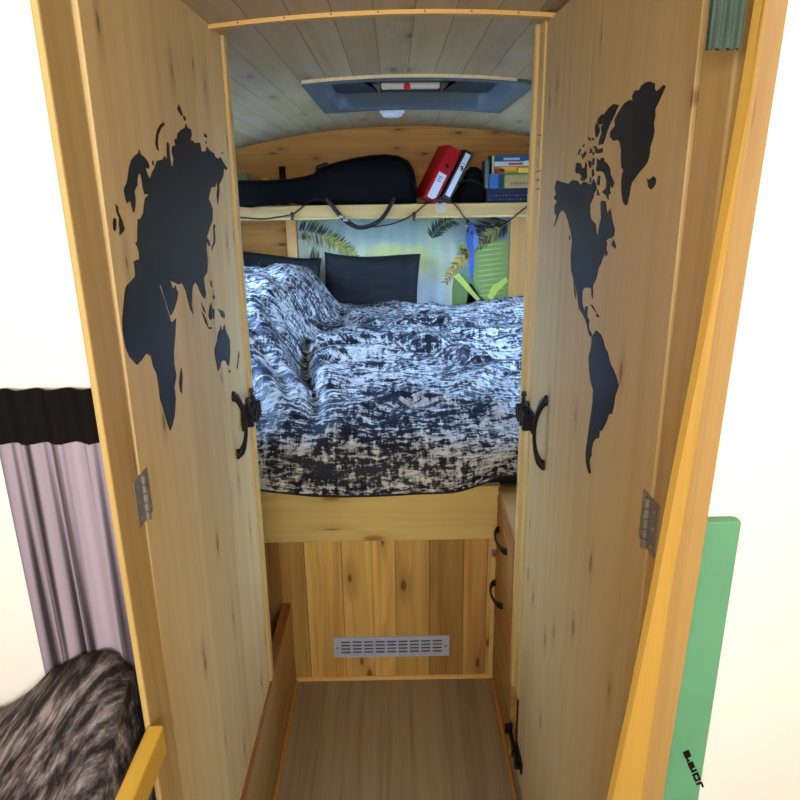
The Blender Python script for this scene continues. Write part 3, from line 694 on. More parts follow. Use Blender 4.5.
def duvet():
    nx, ny = 190, 210
    X0, X1 = -.985, .93
    prof = [(1.948, .705), (1.944, .735), (1.950, .775), (1.972, .825), (2.02, .875), (2.12, .918), (2.28, .945), (2.55, .968), (2.9, .985), (3.25, 1.008), (3.52, 1.022), (3.60, 1.01), (3.64, .96), (3.645, .895)]
    P = [Vector((0, a, b)) for a, b in prof]
    L = [0.0]
    for a, b in zip(P, P[1:]): L.append(L[-1]+(b-a).length)
    def at(s):
        s *= L[-1]
        for i in range(len(P)-1):
            if s <= L[i+1] or i == len(P)-2:
                return P[i].lerp(P[i+1], (s-L[i])/(L[i+1]-L[i]))
    def ridge(v): return 1.0-abs(v)
    rows = []; uvs = []
    for j in range(ny+1):
        # smooth the profile a little
        s = j/ny; p = (at(max(0, s-.015)) + at(s)*2 + at(min(1, s+.015)))/4
        d = (at(min(1, s+.02)) - at(max(0, s-.02))).normalized(); nrm = Vector((0, -d.z, d.y))
        row, uv = [], []
        for i in range(nx+1):
            x = X0 + (X1-X0)*i/nx
            Y, z = p.y, p.z
            top = sstep(.10, .25, s)*(1-sstep(.93, 1.0, s))
            # bunched heap on the left
            xb = -.27 - .11*sstep(2.0, 2.8, Y) + .10*sstep(2.85, 3.3, Y)
            m = 1-sstep(xb-.20, xb+.02, x)
            yp = sstep(2.0, 3.1, Y)*(1-.2*sstep(3.3, 3.6, Y))
            h = .225*m*yp*top
            # crease beside the heap
            h -= .055*math.exp(-((x-xb-.01)/.035)**2)*sstep(2.0, 2.25, Y)*(1-sstep(2.9, 3.1, Y))
            # fold across the middle of the flat part
            yf = 2.62 + .10*math.sin(3.0*x+.4)
            h += (.022*math.exp(-((Y-yf-.06)/.07)**2) - .030*math.exp(-((Y-yf)/.03)**2))*sstep(xb, xb+.12, x)*(1-.7*sstep(.1, .5, x))
            # soft puffs and wrinkles
            cv = math.exp(-((x-xb-.01)/.10)**2)*sstep(2.0, 2.25, Y)
            w = mn.noise(Vector((x*2.3+3, s*5.6, .3)))*.040 + mn.noise(Vector((x*5.0, s*12, 2.3)))*.014 + mn.noise(Vector((x*11, s*26, 7.3)))*.004
            q = Vector((x*1.7 + .8*mn.noise(Vector((x*2, s*4, 9))), s*6.5 + 1.2*x + 1.2*mn.noise(Vector((x*2.2, s*5, 5))), 1.7))
            r1 = ridge(mn.noise(q*1.6))**5*.014
            q2 = Vector((x*3.2 + .8*mn.noise(Vector((x*3, s*7, 4))), s*15 - 2.4*x*(1.0 if x > xb else -2.0) + .8*mn.noise(Vector((x*5, s*9, 14))), 6.1))
            r2 = ridge(mn.noise(q2*1.35))**6*.006*(1-.8*cv)
            q3 = Vector((x*4.0 - s*5, s*7 + x*3.4 + .7*mn.noise(Vector((x*4, s*9, 24))), 16.1))
            r1 += ridge(mn.noise(q3))**8*.008*(1-.7*cv)
            amp = .35 + .65*sstep(.02, .12, s)
            h += crease(x, Y)*top
            hh = h + (w+r1+r2)*amp*(1-.7*sstep(.96, 1, s))
            v = Vector((x, Y, z)) + nrm*((w+r1+r2)*amp*.8) + Vector((0, 0, h)) if s < .25 else Vector((x, Y, z)) + Vector((0, 0, hh))
            # hem hangs in a shallow curve, lifting at the right
            low = 1-sstep(0.0, .11, s)
            hem = .024*sstep(-.15, -.5, x) + .05*sstep(.12, .36, x)**1.3 + .004*math.sin(9*x)
            v.z += low*hem; v.y = min(v.y, v.y) + low*.018*sstep(.15, .4, x)
            if s < .2: v.y = min(max(v.y, 1.925), 2.6)
            row.append(v); uv.append((x, s*L[-1]))
        rows.append(row); uvs.append(uv)
    for j in range(ny+1):
        c = nx*6//10; us = [0.0]*(nx+1)
        for i in range(c+1, nx+1): us[i] = us[i-1] + (rows[j][i]-rows[j][i-1]).length
        for i in range(c-1, -1, -1): us[i] = us[i+1] - (rows[j][i]-rows[j][i+1]).length
        uvs[j] = [(us[i], uvs[j][i][1]) for i in range(nx+1)]
    mb = MB(); vs = mb.grid(rows)
    uvl = {}
    for j in range(ny+1):
        for i in range(nx+1): uvl[vs[j][i]] = uvs[j][i]
    # underside so the cover has thickness at the front and sides
    und = []
    for j in (0, 14, 30):
        r = []
        for i in range(nx+1):
            p = rows[j][i]
            q = Vector((p.x, max(p.y+.02, 1.980) if j == 0 else YP+.05+.05*j/30, p.z+.006 if j == 0 else min(p.z-.02, .80)))
            r.append(q)
        und.append(r)
    layer = mb.bm.loops.layers.uv.new('UVMap')
    for f in mb.bm.faces:
        for lp in f.loops: lp[layer].uv = uvl[lp.vert]
    o = obj('duvet', mb, M['duvet'], base=(0, 2.8, .9), label='puffy black and cream streaked duvet spread over the raised bed', cat='duvet', normals=False)
    return o, [p for p in rows[0]]
dv, hem = duvet()
mb = MB(); mb.tube([p+Vector((0, .004, -.001)) for p in hem[::3]], .0055, 8)
mb.box(-.98, .40, 1.9785, 1.9835, .716, .80) if False else None
obj('hem_piping', mb, M['piping'], dv)

# ------------------------------------------------------------------ pillows
def pillow(loc, w, h, th, tilt, yaw, label, roll=0.0):
    n = 36; rows = []
    Mx = Matrix.Translation(loc) @ Matrix.Rotation(yaw, 4, 'Z') @ Matrix.Rotation(tilt, 4, 'X') @ Matrix.Rotation(roll, 4, 'Y')
    mb = MB()
    for side in (1, -1):
        rows = []
        for j in range(n+1):
            r = []
            for i in range(n+1):
                a, b = i/n*2-1, j/n*2-1
                e = max(0.0, (1-a**4)*(1-b**4))**.45
                pinch = 1-.05*(1-abs(a)**2)*abs(b)**3 ; pinch2 = 1-.04*(1-b*b)*abs(a)**3
                y = side*th*.5*e + .010*mn.noise(Vector((a*2.2+side, b*2.2, loc[0])))*e + .006*mn.noise(Vector((a*6, b*5, 3+side)))*e
                r.append(Mx @ Vector((a*w/2*pinch2, y, h/2+b*h/2*pinch + .010*math.sin(a*2.4+loc[0]*5)*b*b)))
            rows.append(r)
        mb.grid(rows)
    bmesh.ops.remove_doubles(mb.bm, verts=mb.bm.verts, dist=.0004)
    return obj('pillow', mb, M['pillow'], base=loc, label=label, cat='pillow', group='black pillows against the back wall')
pillow((-.135, 3.70, .925), .515, .335, .13, R(-7), R(0), 'black pillow propped upright below the jungle mural, beside the duvet heap', R(3.2))
pillow((-.70, 3.70, .925), .58, .345, .13, R(-7), R(0), 'black pillow half hidden behind the duvet heap by the left door', R(4.0))

# ------------------------------------------------------------------ mural on the back wall
def mural():
    YM = 3.838
    a = onY(297, 222, YM); b = onY(510, 219, YM)
    x0, x1, z1, z0 = a.x, b.x, 1.445, .90
    mb = MB(); bm = mb.bm; cl = bm.loops.layers.float_color.new('Col')
    def P(px, py, k=1): p = onY(px, py, YM); return Vector((p.x, YM-.0022-.0006*k, p.z))
    nx, nz = 110, 60
    def bg(px, py):
        n = mn.noise(Vector((px*.025, py*.04, 0))); n2 = mn.noise(Vector((px*.11, py*.03, 3)))
        sky = Vector((138, 156, 146)); mist = Vector((212, 208, 178)); gr = Vector((186, 186, 104)); dk = Vector((86, 112, 104))
        c = sky.lerp(mist, sstep(232, 262, py+14*n))
        g = sstep(240, 252, py+6*n2)*(1-sstep(262, 275, py))*sstep(355, 380, px)*(1-sstep(425, 445, px))
        c = c.lerp(gr, .75*g)
        c = c.lerp(Vector((150, 158, 120)), sstep(345, 300, px)*(.6+.4*n2))
        c = c.lerp(dk, sstep(318, 330, px)*0 + .7*sstep(14, 0, abs(px-316)-2)*sstep(246, 262, py)*(n2+.6))
        c = c.lerp(Vector((150, 176, 140)), sstep(418, 432, px)*(1-sstep(440, 455, px))*(.5+.5*n))
        c = c.lerp(Vector((190, 208, 218)), sstep(268, 290, py)*(1-sstep(438, 456, px))*.8)
        c = c.lerp(Vector((120, 138, 130)), sstep(452, 460, px))
        c = c.lerp(Vector((104, 140, 92)), sstep(452, 462, px)*sstep(262, 285, py))
        return c*(1+.10*n2)
    vs = []; cs = {}
    for j in range(nz+1):
        r = []
        for i in range(nx+1):
            x = x0+(x1-x0)*i/nx; z = z0+(z1-z0)*j/nz
            v = bm.verts.new((x, YM-.0022, z)); r.append(v)
            d = Vector((x, YM, z))-C0; k = d.dot(CF)
            cs[v] = bg(400+F*d.dot(CR)/k, 400-F*d.dot(CU)/k)
        vs.append(r)
    def setc(f, col=None):
        for lp in f.loops:
            c = col if col is not None else cs[lp.vert]
            c = [max(0, min(255, q)) for q in c]; lp[cl] = srgb(*c)
    for j in range(nz):
        for i in range(nx):
            setc(bm.faces.new([vs[j][i], vs[j][i+1], vs[j+1][i+1], vs[j+1][i]]))
    def shape(pts, col, k=1, jit=0):
        f = bm.faces.new([bm.verts.new(P(x, y, k)) for x, y in pts])
        if f.normal.y > 0: f.normal_flip()
        setc(f, [c+random.uniform(-jit, jit) for c in col])
    def leaflet(x, y, ang, ln, wd, col, k, jit=14):
        ca, sa = math.cos(ang), math.sin(ang)
        pts = [(0, -wd*.4), (ln*.35, -wd), (ln, 0), (ln*.35, wd), (0, wd*.4)]
        shape([(x+a*ca-b*sa, y+a*sa+b*ca) for a, b in pts], col, k, jit)
    def frond(p0, p1, p2, n, l0, l1, spread, cols, k, sides=(1, -1)):
        for i in range(n):
            s = i/(n-1); q = (1-s)**2; x = q*p0[0]+2*s*(1-s)*p1[0]+s*s*p2[0]; y = q*p0[1]+2*s*(1-s)*p1[1]+s*s*p2[1]
            dx = 2*(1-s)*(p1[0]-p0[0])+2*s*(p2[0]-p1[0]); dy = 2*(1-s)*(p1[1]-p0[1])+2*s*(p2[1]-p1[1])
            a = math.atan2(dy, dx)
            for sd in sides:
                leaflet(x, y, a+sd*(spread+random.uniform(-.15, .15)), l0+(l1-l0)*s+random.uniform(-1.5, 1.5), .95, random.choice(cols), k)
    dkg = [(48, 66, 62), (60, 78, 66), (72, 88, 60), (38, 54, 58)]
    olive = [(150, 150, 74), (168, 160, 70), (120, 128, 70), (186, 170, 82)]
    # big drooping palm leaf, upper left
    frond((299, 231), (328, 231), (352, 256), 44, 16, 8, 1.25, dkg+[(120, 140, 120)], 1, (-1,))
    frond((299, 231), (328, 231), (354, 257), 44, 17, 9, 1.15, [(150, 160, 130), (178, 186, 160), (120, 130, 90), (140, 146, 84)], 1, (1,))
    frond((322, 236), (342, 244), (358, 259), 22, 9, 6, .8, olive, 2)
    for i in range(16):
        leaflet(310+random.uniform(0, 12), 246+random.uniform(0, 6), math.pi/2+random.uniform(-.1, .1), 22, .8, random.choice([(200, 204, 186), (150, 156, 118), (104, 110, 82)]), 2)
    # dark palm fringe right of centre
    frond((432, 238), (436, 226), (452, 220), 18, 11, 12, .9, dkg, 1, (1, -1))
    frond((500, 219), (486, 227), (477, 236), 22, 18, 14, .8, dkg+[(96, 104, 70)], 1)
    frond((508, 222), (496, 232), (479, 242), 22, 14, 10, .9, dkg+olive[:1], 1)
    # banana leaves, lower right
    shape([(478, 244), (490, 240), (508, 240), (508, 300), (484, 300), (474, 282), (472, 262)], (136, 160, 86), 1, 4)
    for i in range(11):
        leaflet(476+random.uniform(0, 4), 246+i*5, -.12, 30, .8, (164, 192, 108), 2, 10)
    shape([(454, 274), (462, 273), (472, 284), (480, 300), (452, 306), (452, 290)], (112, 138, 78), 2)
    shape([(453, 276), (459, 273), (480, 299), (477, 301)], (200, 212, 104), 3)
    shape([(487, 297), (492, 286), (506, 277), (508, 281), (497, 292), (492, 300)], (204, 218, 100), 3)
    shape([(470, 282), (480, 296), (488, 302), (466, 304)], (60, 92, 66), 2)
    # yellow palm sprays beside the bird
    frond((500, 230), (478, 238), (449, 276), 34, 11, 7, .85, [(150, 142, 82), (122, 122, 84), (168, 158, 96), (92, 100, 76), (186, 172, 90)], 2)
    frond((469, 250), (458, 258), (446, 281), 18, 9, 5, .8, [(196, 170, 70), (170, 140, 70), (128, 118, 84), (206, 184, 84)], 3)
    frond((459, 243), (464, 250), (468, 257), 8, 6, 4, .8, olive, 3)
    # blue parrot
    shape([(467.5, 226), (470, 223), (473.5, 224.5), (476, 231), (478.5, 238), (477, 246), (473.5, 253), (470, 254), (466.5, 246), (465.5, 238), (466.5, 231)], (68, 100, 162), 4)
    shape([(474, 233), (478.5, 237), (478, 246), (474.5, 251), (473, 243)], (104, 138, 190), 5)
    shape([(469.5, 253), (474.5, 253), (474.3, 266), (472.3, 281), (470.3, 280), (469, 268)], (82, 106, 182), 4)
    shape([(466.8, 229.5), (468.4, 228), (468.6, 231.5), (467, 233)], (36, 40, 56), 5)
    shape([(470.4, 231), (473, 231), (473, 234.5), (470.8, 235)], (34, 62, 128), 5)
    # backing board
    t = bmesh.new(); bmesh.ops.create_cube(t, size=1.0)
    for v in t.verts: v.co = ((x0+x1)/2+v.co.x*(x1-x0), YM+.002+v.co.y*.007, (z0+z1)/2+v.co.z*(z1-z0))
    vm = {v: bm.verts.new(v.co) for v in t.verts}
    for f in t.faces: setc(bm.faces.new([vm[v] for v in f.verts]), (180, 190, 190))
    t.free()
    obj('mural', mb, M['poster'], base=(0, YM, .9), label='jungle mural with palm leaves and a blue parrot on the back wall', cat='mural', normals=False)
mural()
a = onY(290, 240, YB-.02)
obj('trim_4', B(a.x-.018, onY(297, 240, YB-.02).x-.002, YB-.022, YB-.0005, .90, 1.452, .003), M['walltrim'], label='upright pine strip at the left edge of the jungle mural', cat='wall trim', kind='structure')
obj('trim_5', B(onY(509.5, 250, YB-.02).x+.002, onY(531, 250, YB-.02).x+.05, YB-.022, YB-.0005, .90, 1.452, .003), M['walltrim'], label='wide upright pine board right of the jungle mural', cat='wall trim', kind='structure')

# ------------------------------------------------------------------ shelf
SY = 3.57; SZ = 1.512
sh = thing('shelf', (0, 3.7, 1.45), 'pine shelf across the back wall under the ceiling', 'shelf')
obj('shelf_board', B(XL+.003, XR-.003, SY+.019, YB-.001, SZ-.018, SZ, .002), M['fascia'], sh)
obj('fascia', B(XL+.003, XR-.003, SY, SY+.018, 1.458, SZ+.003, .002), M['fascia'], sh)
obj('lower_lip', B(XL+.003, XR-.003, SY+.004, SY+.03, 1.446, 1.4575, .002), M['strip'], sh)

# guitar bag lying along the shelf
def guitar_bag():
    Yc = 3.655
    st = [(239.5, 188, 197), (241, 183, 203), (246, 181, 206), (255, 181, 206.5), (270, 181, 204.5), (290, 180, 202.5), (305, 177, 201), (314, 174.5, 200.5), (319, 168.5, 200.5), (326, 166, 200.5), (340, 162, 200.5), (355, 158.5, 200.5), (370, 156, 200.5), (385, 155, 200.5), (398, 156.5, 200.5), (408, 161.5, 200.5), (413, 170, 200.5), (415.5, 180, 200), (416.5, 190, 199)]
    rings = []
    for x, t, b in st:
        p, q = onY(x, t, Yc), onY(x, b, Yc)
        zt, zb = p.z, q.z
        over = zb < SZ+.001
        if x > 300: zb = SZ+.001
        c = (zt+zb)/2; h = (zt-zb)/2
        d = min(.085, .042+.30*max(0, h-.05))
        y0 = Yc
        if x <= 300: y0 = SY-.052 + (.09)*sstep(255, 305, x)
        r = []
        for k in range(24):
            an = 2*math.pi*k/24; ca, sa = math.cos(an), math.sin(an)
            e = .62
            r.append(Vector((p.x, y0+d*math.copysign(abs(ca)**e, ca), c+h*math.copysign(abs(sa)**e, sa))))
        rings.append(r)
    t = thing('guitar_bag', (-.3, Yc, SZ), 'black soft guitar case lying along the left half of the shelf', 'guitar case')
    obj('body', MB().loft(rings), M['nylon'], t)
    # piping seam, zip pull, pocket
    mb = MB(); pts = [rings[i][6]+Vector((0, -.002, .001)) for i in range(len(rings))]
    mb.tube(pts, .004, 8); obj('piping', mb, M['webbing'], t)
    p = onY(336, 201, 3.563); q = onY(393, 201, 3.563)
    path = []
    for x, y in ((326, 199), (331, 204), (337, 212), (345, 220.5), (353, 225.5), (360, 227.5), (369, 226), (379, 221), (386, 213), (391, 204), (394, 198)):
        path.append(onY(x, y, SY-.010))
    path[0].y = path[-1].y = SY+.004
    path = smooth_path(path)
    obj('strap', MB().tube(path, .0105, 8, flat=.24, up=(0, 1, 0)), M['webbing'], t)
    mb = MB(); 
    for x, y in ((345.5, 220), (341, 217)):
        c = onY(x, y, SY-.015); mb.box(c.x-.012, c.x+.012, SY-.020, SY-.0145, c.z-.007, c.z+.007, .002, M4=None)
    obj('strap_buckle', mb, M['silver'], t)
    a, b = onY(316, 169, Yc-.03), onY(328, 165.5, Yc-.03)
    mb = MB(); mb.tube([a+Vector((0, 0, -.004)), a+Vector((.006, 0, .012)), b+Vector((-.006, 0, .012)), b+Vector((0, 0, -.004))], .0055, 8)
    obj('carry_handle', mb, M['webbing'], t)
def smooth_path(pts, n=6):
    out = []
    for i in range(len(pts)-1):
        p0, p1, p2, p3 = pts[max(i-1, 0)], pts[i], pts[i+1], pts[min(i+2, len(pts)-1)]
        for k in range(n):
            s = k/n
            out.append(.5*((2*p1)+(p2-p0)*s+(2*p0-5*p1+4*p2-p3)*s*s+(3*p1-p0-3*p2+p3)*s**3))
    return out+[pts[-1]]
guitar_bag()

# ring binders leaning to the right
def binder(name, corner, ang, w, h, mat, label, white_full):
    """corner: lower right corner of the spine resting on the shelf; leaning right by ang"""
    Mx = Matrix.Translation(corner) @ Matrix.Rotation(R(14), 4, 'Z') @ Matrix.Rotation(ang, 4, 'Y')
    t = thing(name, corner, label, 'binder', 'ring binders on the shelf')
    D = .185
    mb = MB(); mb.box(-w, -w+.003, 0.0, D, 0, h, .001, M4=Mx); mb.box(-.003, 0, 0.0, D, 0, h, .001, M4=Mx); mb.box(-w, 0, -.003, 0.0, 0, h, .0012, M4=Mx)
    obj('cover', mb, mat, t)
    obj('pages', B(-w+.006, -.006, .004, D-.012, .006, h-.012, M4=Mx), M['paper'], t)
    if white_full: la = (-w*.80, -w*.20, .03, h-.012)
    else: la = (-w*.82, -w*.20, .012, h*.52)
    lb = obj('spine_label', B(la[0], la[1], -.0042, -.0032, la[2], la[3], M4=Mx), M['paper'], t, label='white paper spine label')
    mb = MB()
    if white_full:
        for k in range(3): mb.box(la[0]+.004, la[1]-.004, -.0047, -.0043, la[3]-.055-.012*k, la[3]-.052-.012*k, M4=Mx)
    else:
        for k in range(3): mb.box(la[0]+.008, la[1]-.014-.006*(k % 2), -.0047, -.0043, la[3]-.022-.011*k, la[3]-.018-.011*k, M4=Mx)
    obj('lettering', mb, M['ink'], lb)
    c = Mx @ Vector((-w/2, -.0035, h*.66)); 
    mb = MB(); mb.lathe(c, [(.012, 0), (.012, .0015), (.009, .0018), (.0085, .0004), (.0004, .0003)], Vector((0, -1, 0)), 20)
    obj('finger_ring', mb, M['black'], t)
LEAN = R(28.5)
c1 = Vector((onY(435.5, 200, 3.60).x, 3.60, SZ+.001))
binder('binder', c1, LEAN, .070, .280, M['binder_red'], 'red ring binder with white spine label, leaning on the shelf', False)
c2 = Vector((c1.x+.054/math.cos(LEAN)+.004, 3.618, SZ+.001))
binder('binder', c2, LEAN, .046, .268, M['binder_black'], 'black ring binder with long white spine label, leaning beside the red one', True)
del c2

# black rucksack behind the binders
def rucksack():
    rings = []
    st = [(450, 198), (455, 191), (461, 180), (465.5, 171), (470, 166.5), (475, 166.5), (479.5, 170), (482, 186)]
    for x, tpy in st:
        p = onY(x, tpy, 3.70); zt = p.z; zb = SZ+.001; c, h = (zt+zb)/2, (zt-zb)/2
        d = .07*min(1, h/.05)
        rings.append([Vector((p.x+.012, 3.745+d*math.copysign(abs(math.cos(a))**.6, math.cos(a)), c+h*math.copysign(abs(math.sin(a))**.6, math.sin(a)) + .006*mn.noise(Vector((x*.3, a*2, 0)))*(1 if math.sin(a) > 0 else 0))) for a in [2*math.pi*k/24 for k in range(24)]])
    t = thing('rucksack', (.5, 3.74, SZ), 'dark rucksack slumped between the binders and the game boxes', 'bag')
    obj('body', MB().loft(rings), M['nylon2'], t)
    mb = MB(); a = onY(458, 184, 3.66); b = onY(484, 186, 3.66)
    path = smooth_path([Vector((a.x, 3.672, a.z)), Vector(((a.x+b.x)/2, 3.668, a.z+.02)), Vector((b.x, 3.672, b.z))])
    mb.tube(path, .006, 8, flat=.5, up=(0, 1, 0)); obj('strap', mb, M['webbing'], t)
rucksack()

# game boxes at the right end of the shelf
def coloured(mb): return mb.bm.loops.layers.float_color.new('Col')
def cbox(mb, cl, x0, x1, y0, y1, z0, z1, col):
    t = bmesh.new(); bmesh.ops.create_cube(t, size=1.0)
    for v in t.verts: v.co = ((x0+x1)/2+v.co.x*(x1-x0), (y0+y1)/2+v.co.y*(y1-y0), (z0+z1)/2+v.co.z*(z1-z0))
    bmesh.ops.recalc_face_normals(t, faces=t.faces)
    vm = {v: mb.bm.verts.new(v.co) for v in t.verts}
    for f in t.faces:
        nf = mb.bm.faces.new([vm[v] for v in f.verts])
        for lp in nf.loops: lp[cl] = srgb(*col)
    t.free()
def gx(px): return onY(px, 180, 3.64).x
def gz(py): return onY(508, py, 3.64).z
YG = 3.64
t = thing('game_box', (gx(508), YG, SZ), 'wide dark blue game box at the bottom of the pile on the shelf', 'game box', 'game boxes on the shelf')
mb = MB(); cl = coloured(mb); zb1 = gz(188.5)
cbox(mb, cl, gx(487), gx(536), YG, YG+.17, SZ+.001, zb1, (24, 34, 58)); obj('body', mb, M['print'], t)
mb = MB(); cl = coloured(mb)
for i in range(14):
    for j in range(2):
        x = gx(489)+i*.0175; cbox(mb, cl, x, x+.010, YG-.0008, YG-.0001, SZ+.013+j*.019, SZ+.021+j*.019, (46, 66, 108) if (i+j) % 3 else (96, 92, 84))
obj('printed_front', mb, M['print'], t)
t = thing('game_box', (gx(518), YG, zb1), 'tan box with lime green rim lying under the top game box', 'game box', 'game boxes on the shelf')
mb = MB(); cl = coloured(mb); zb2 = gz(174)
cbox(mb, cl, gx(505.5), gx(533), YG+.004, YG+.16, zb1+.001, zb2-.008, (176, 152, 100)); obj('body', mb, M['print'], t)
mb = MB(); cl = coloured(mb); cbox(mb, cl, gx(504.5), gx(534), YG+.001, YG+.163, zb2-.0078, zb2, (138, 168, 52)); cbox(mb, cl, gx(504.3), gx(505.4), YG+.002, YG+.16, zb1+.001, zb2-.008, (138, 168, 52)); obj('lid', mb, M['print'], t)
mb = MB(); cl = coloured(mb)
for k in range(6): cbox(mb, cl, gx(511)+k*.016, gx(511)+k*.016+.010, YG+.0030, YG+.0039, zb1+.018, zb1+.030, (132, 108, 66))
obj('lettering', mb, M['print'], t)
t = thing('game_box', (gx(495), YG, zb1), 'blue box standing on edge left of the tan box', 'game box', 'game boxes on the shelf')
mb = MB(); cl = coloured(mb); cbox(mb, cl, gx(489.8), gx(498.5), YG+.002, YG+.15, zb1+.001, zb2-.001, (58, 104, 168)); obj('body', mb, M['print'], t)
mb = MB(); cl = coloured(mb); cbox(mb, cl, gx(498.7), gx(503.8), YG+.003, YG+.15, zb1+.001, zb2-.001, (24, 62, 70)); 
obj('lid', mb, M['print'], t)
t = thing('game_box', (gx(511), YG, zb2), 'topmost blue game box with orange and yellow picture on the shelf', 'game box', 'game boxes on the shelf')
mb = MB(); cl = coloured(mb); zb3 = gz(155)
cbox(mb, cl, gx(491.5), gx(534), YG, YG+.17, zb2+.001, zb3, (32, 78, 116)); obj('body', mb, M['print'], t)
mb = MB(); cl = coloured(mb)
def art(px0, px1, py0, py1, col, k=1): cbox(mb, cl, gx(px0), gx(px1), YG-.0005-.0005*k, YG-.0001, gz(py1), gz(py0), col)
art(494, 533, 161.5, 166, (196, 200, 196)); art(494, 533, 166, 173.2, (190, 120, 36)); art(500, 516, 167, 171, (216, 168, 50), 2); art(494, 504, 168.5, 173, (150, 48, 36), 2); art(518, 528, 168, 173, (226, 190, 70), 2)
art(503, 519, 157.8, 160, (168, 186, 200), 2); art(508, 522, 162.8, 165, (186, 60, 60), 2); art(524, 530, 161, 166, (220, 222, 214), 2)
art(491.6, 493.6, 156, 173.2, (186, 180, 110))
obj('picture', mb, M['print'], t)
t = obj('book', B(gx(485.2), gx(489.0), YG+.01, YG+.16, zb1+.001, gz(160), .001), plain('grey_green_card', (92, 112, 98), .6), label='thin grey green book standing upright left of the game boxes', cat='book')

# small things at the left end of the shelf
zz = lambda x, y, Y: onY(x, y, Y).z
p = onY(265, 177, 3.76); mb = MB()
rr = .032
mb.lathe((p.x, 3.77, SZ+.001), [(rr*math.sin(math.pi*k/14), rr*1.1*(1-math.cos(math.pi*k/14))) for k in range(15)]); 
o = obj('tub', B(p.x-.05, p.x+.05, 3.735, 3.81, SZ+.0008, SZ+.078, .006), M['nylon2'], label='small dark tub behind the guitar case neck', cat='tub')
mb.bm.free(); mb = MB(); mb.lathe((p.x, 3.77, SZ+.0785), [(rr*math.sin(math.pi*k/14), rr*1.0*(1-math.cos(math.pi*k/14))) for k in range(15)])
obj('ball', mb, M['yellow'], label='yellow ball peeping over the guitar case neck', cat='ball')
p = onY(282, 170, 3.77)
t = thing('bottle', (p.x, 3.78, SZ), 'small black bottle standing behind the guitar case neck', 'bottle')
obj('body', MB().lathe((p.x, 3.78, SZ+.001), [(.028, 0), (.030, .004), (.030, .075), (.026, .090), (.013, .102), (.013, .112)]), M['black'], t)
zt = onY(282, 166.5, 3.77).z
obj('cap', MB().lathe((p.x, 3.78, SZ+.113), [(.016, 0), (.017, .004), (.016, max(.03, zt-SZ-.113)), (.001, max(.031, zt-SZ-.112))]), M['black'], t)
p = onY(243, 176, 3.78)
obj('storage_box', B(p.x-.075, p.x+.03, 3.74, 3.83, SZ+.001, zz(243, 173.5, 3.74), .004), plain('pale_green_card', (150, 150, 112), .7), label='pale box at the far left end of the shelf', cat='box')
p = onY(239, 190, 3.66)
obj('storage_box', B(p.x-.07, p.x+.010, 3.662, 3.735, SZ+.001, zz(239, 181.5, 3.66), .003), M['blue_box'], label='blue box at the left end of the shelf beside the guitar case', cat='box')

# string light cable
def cable():
    Y = SY-.006
    px = [(232, 216.5), (246, 218), (262, 219), (278, 217), (292, 214), (300, 209), (307, 202.5), (316, 199.5)]
    px2 = [(380, 226), (392, 224), (404, 219.5), (414, 214), (421, 208), (428, 202.5), (436, 198.5), (441, 198), (450, 200.5), (458, 208), (463, 215.5), (468, 221), (476, 225), (488, 226.5), (500, 225.5), (510, 220), (520, 212), (530, 204), (540, 198)]
    mid = [(326, 202), (340, 215), (356, 225), (368, 227)]
    pts = [onY(x, y, Y) for x, y in px+mid+px2]
    for k, i in enumerate(range(len(px), len(px)+len(mid))): pts[i].y = SY-.0035
    t = thing('string_light', (0, Y, 1.45), 'black festoon cable looping along the front edge of the shelf', 'string light')
    obj('cord', MB().tube(smooth_path(pts), .0032, 8), M['black'], t)
    for x, y in ((292, 214), (414, 214), (440, 197), (468, 221.5)):
        p = onY(x, y, Y-.004)
        b = MB(); b.lathe((p.x, p.y-.002, p.z-.016), [(.008, 0), (.010, .004), (.010, .014), (.0075, .021), (.004, .026)], n=14)
        s = obj('bulb_holder', b, M['black'], t)
        q = MB(); q.lathe((p.x, p.y-.002, p.z-.0165), [(.0005, -.016), (.006, -.013), (.0085, -.006), (.0078, 0)], n=14)
        obj('bulb', q, plain('smoky_bulb', (58, 56, 54), .15), s)
cable()
# tape scrap on the fascia under the binders
p = onY(441, 206, SY)
obj('tape_patch', B(p.x-.026, p.x+.026, SY-.0012, SY-.0003, p.z-.030, p.z+.016), plain('grey_tape', (176, 160, 136), .6), sh)

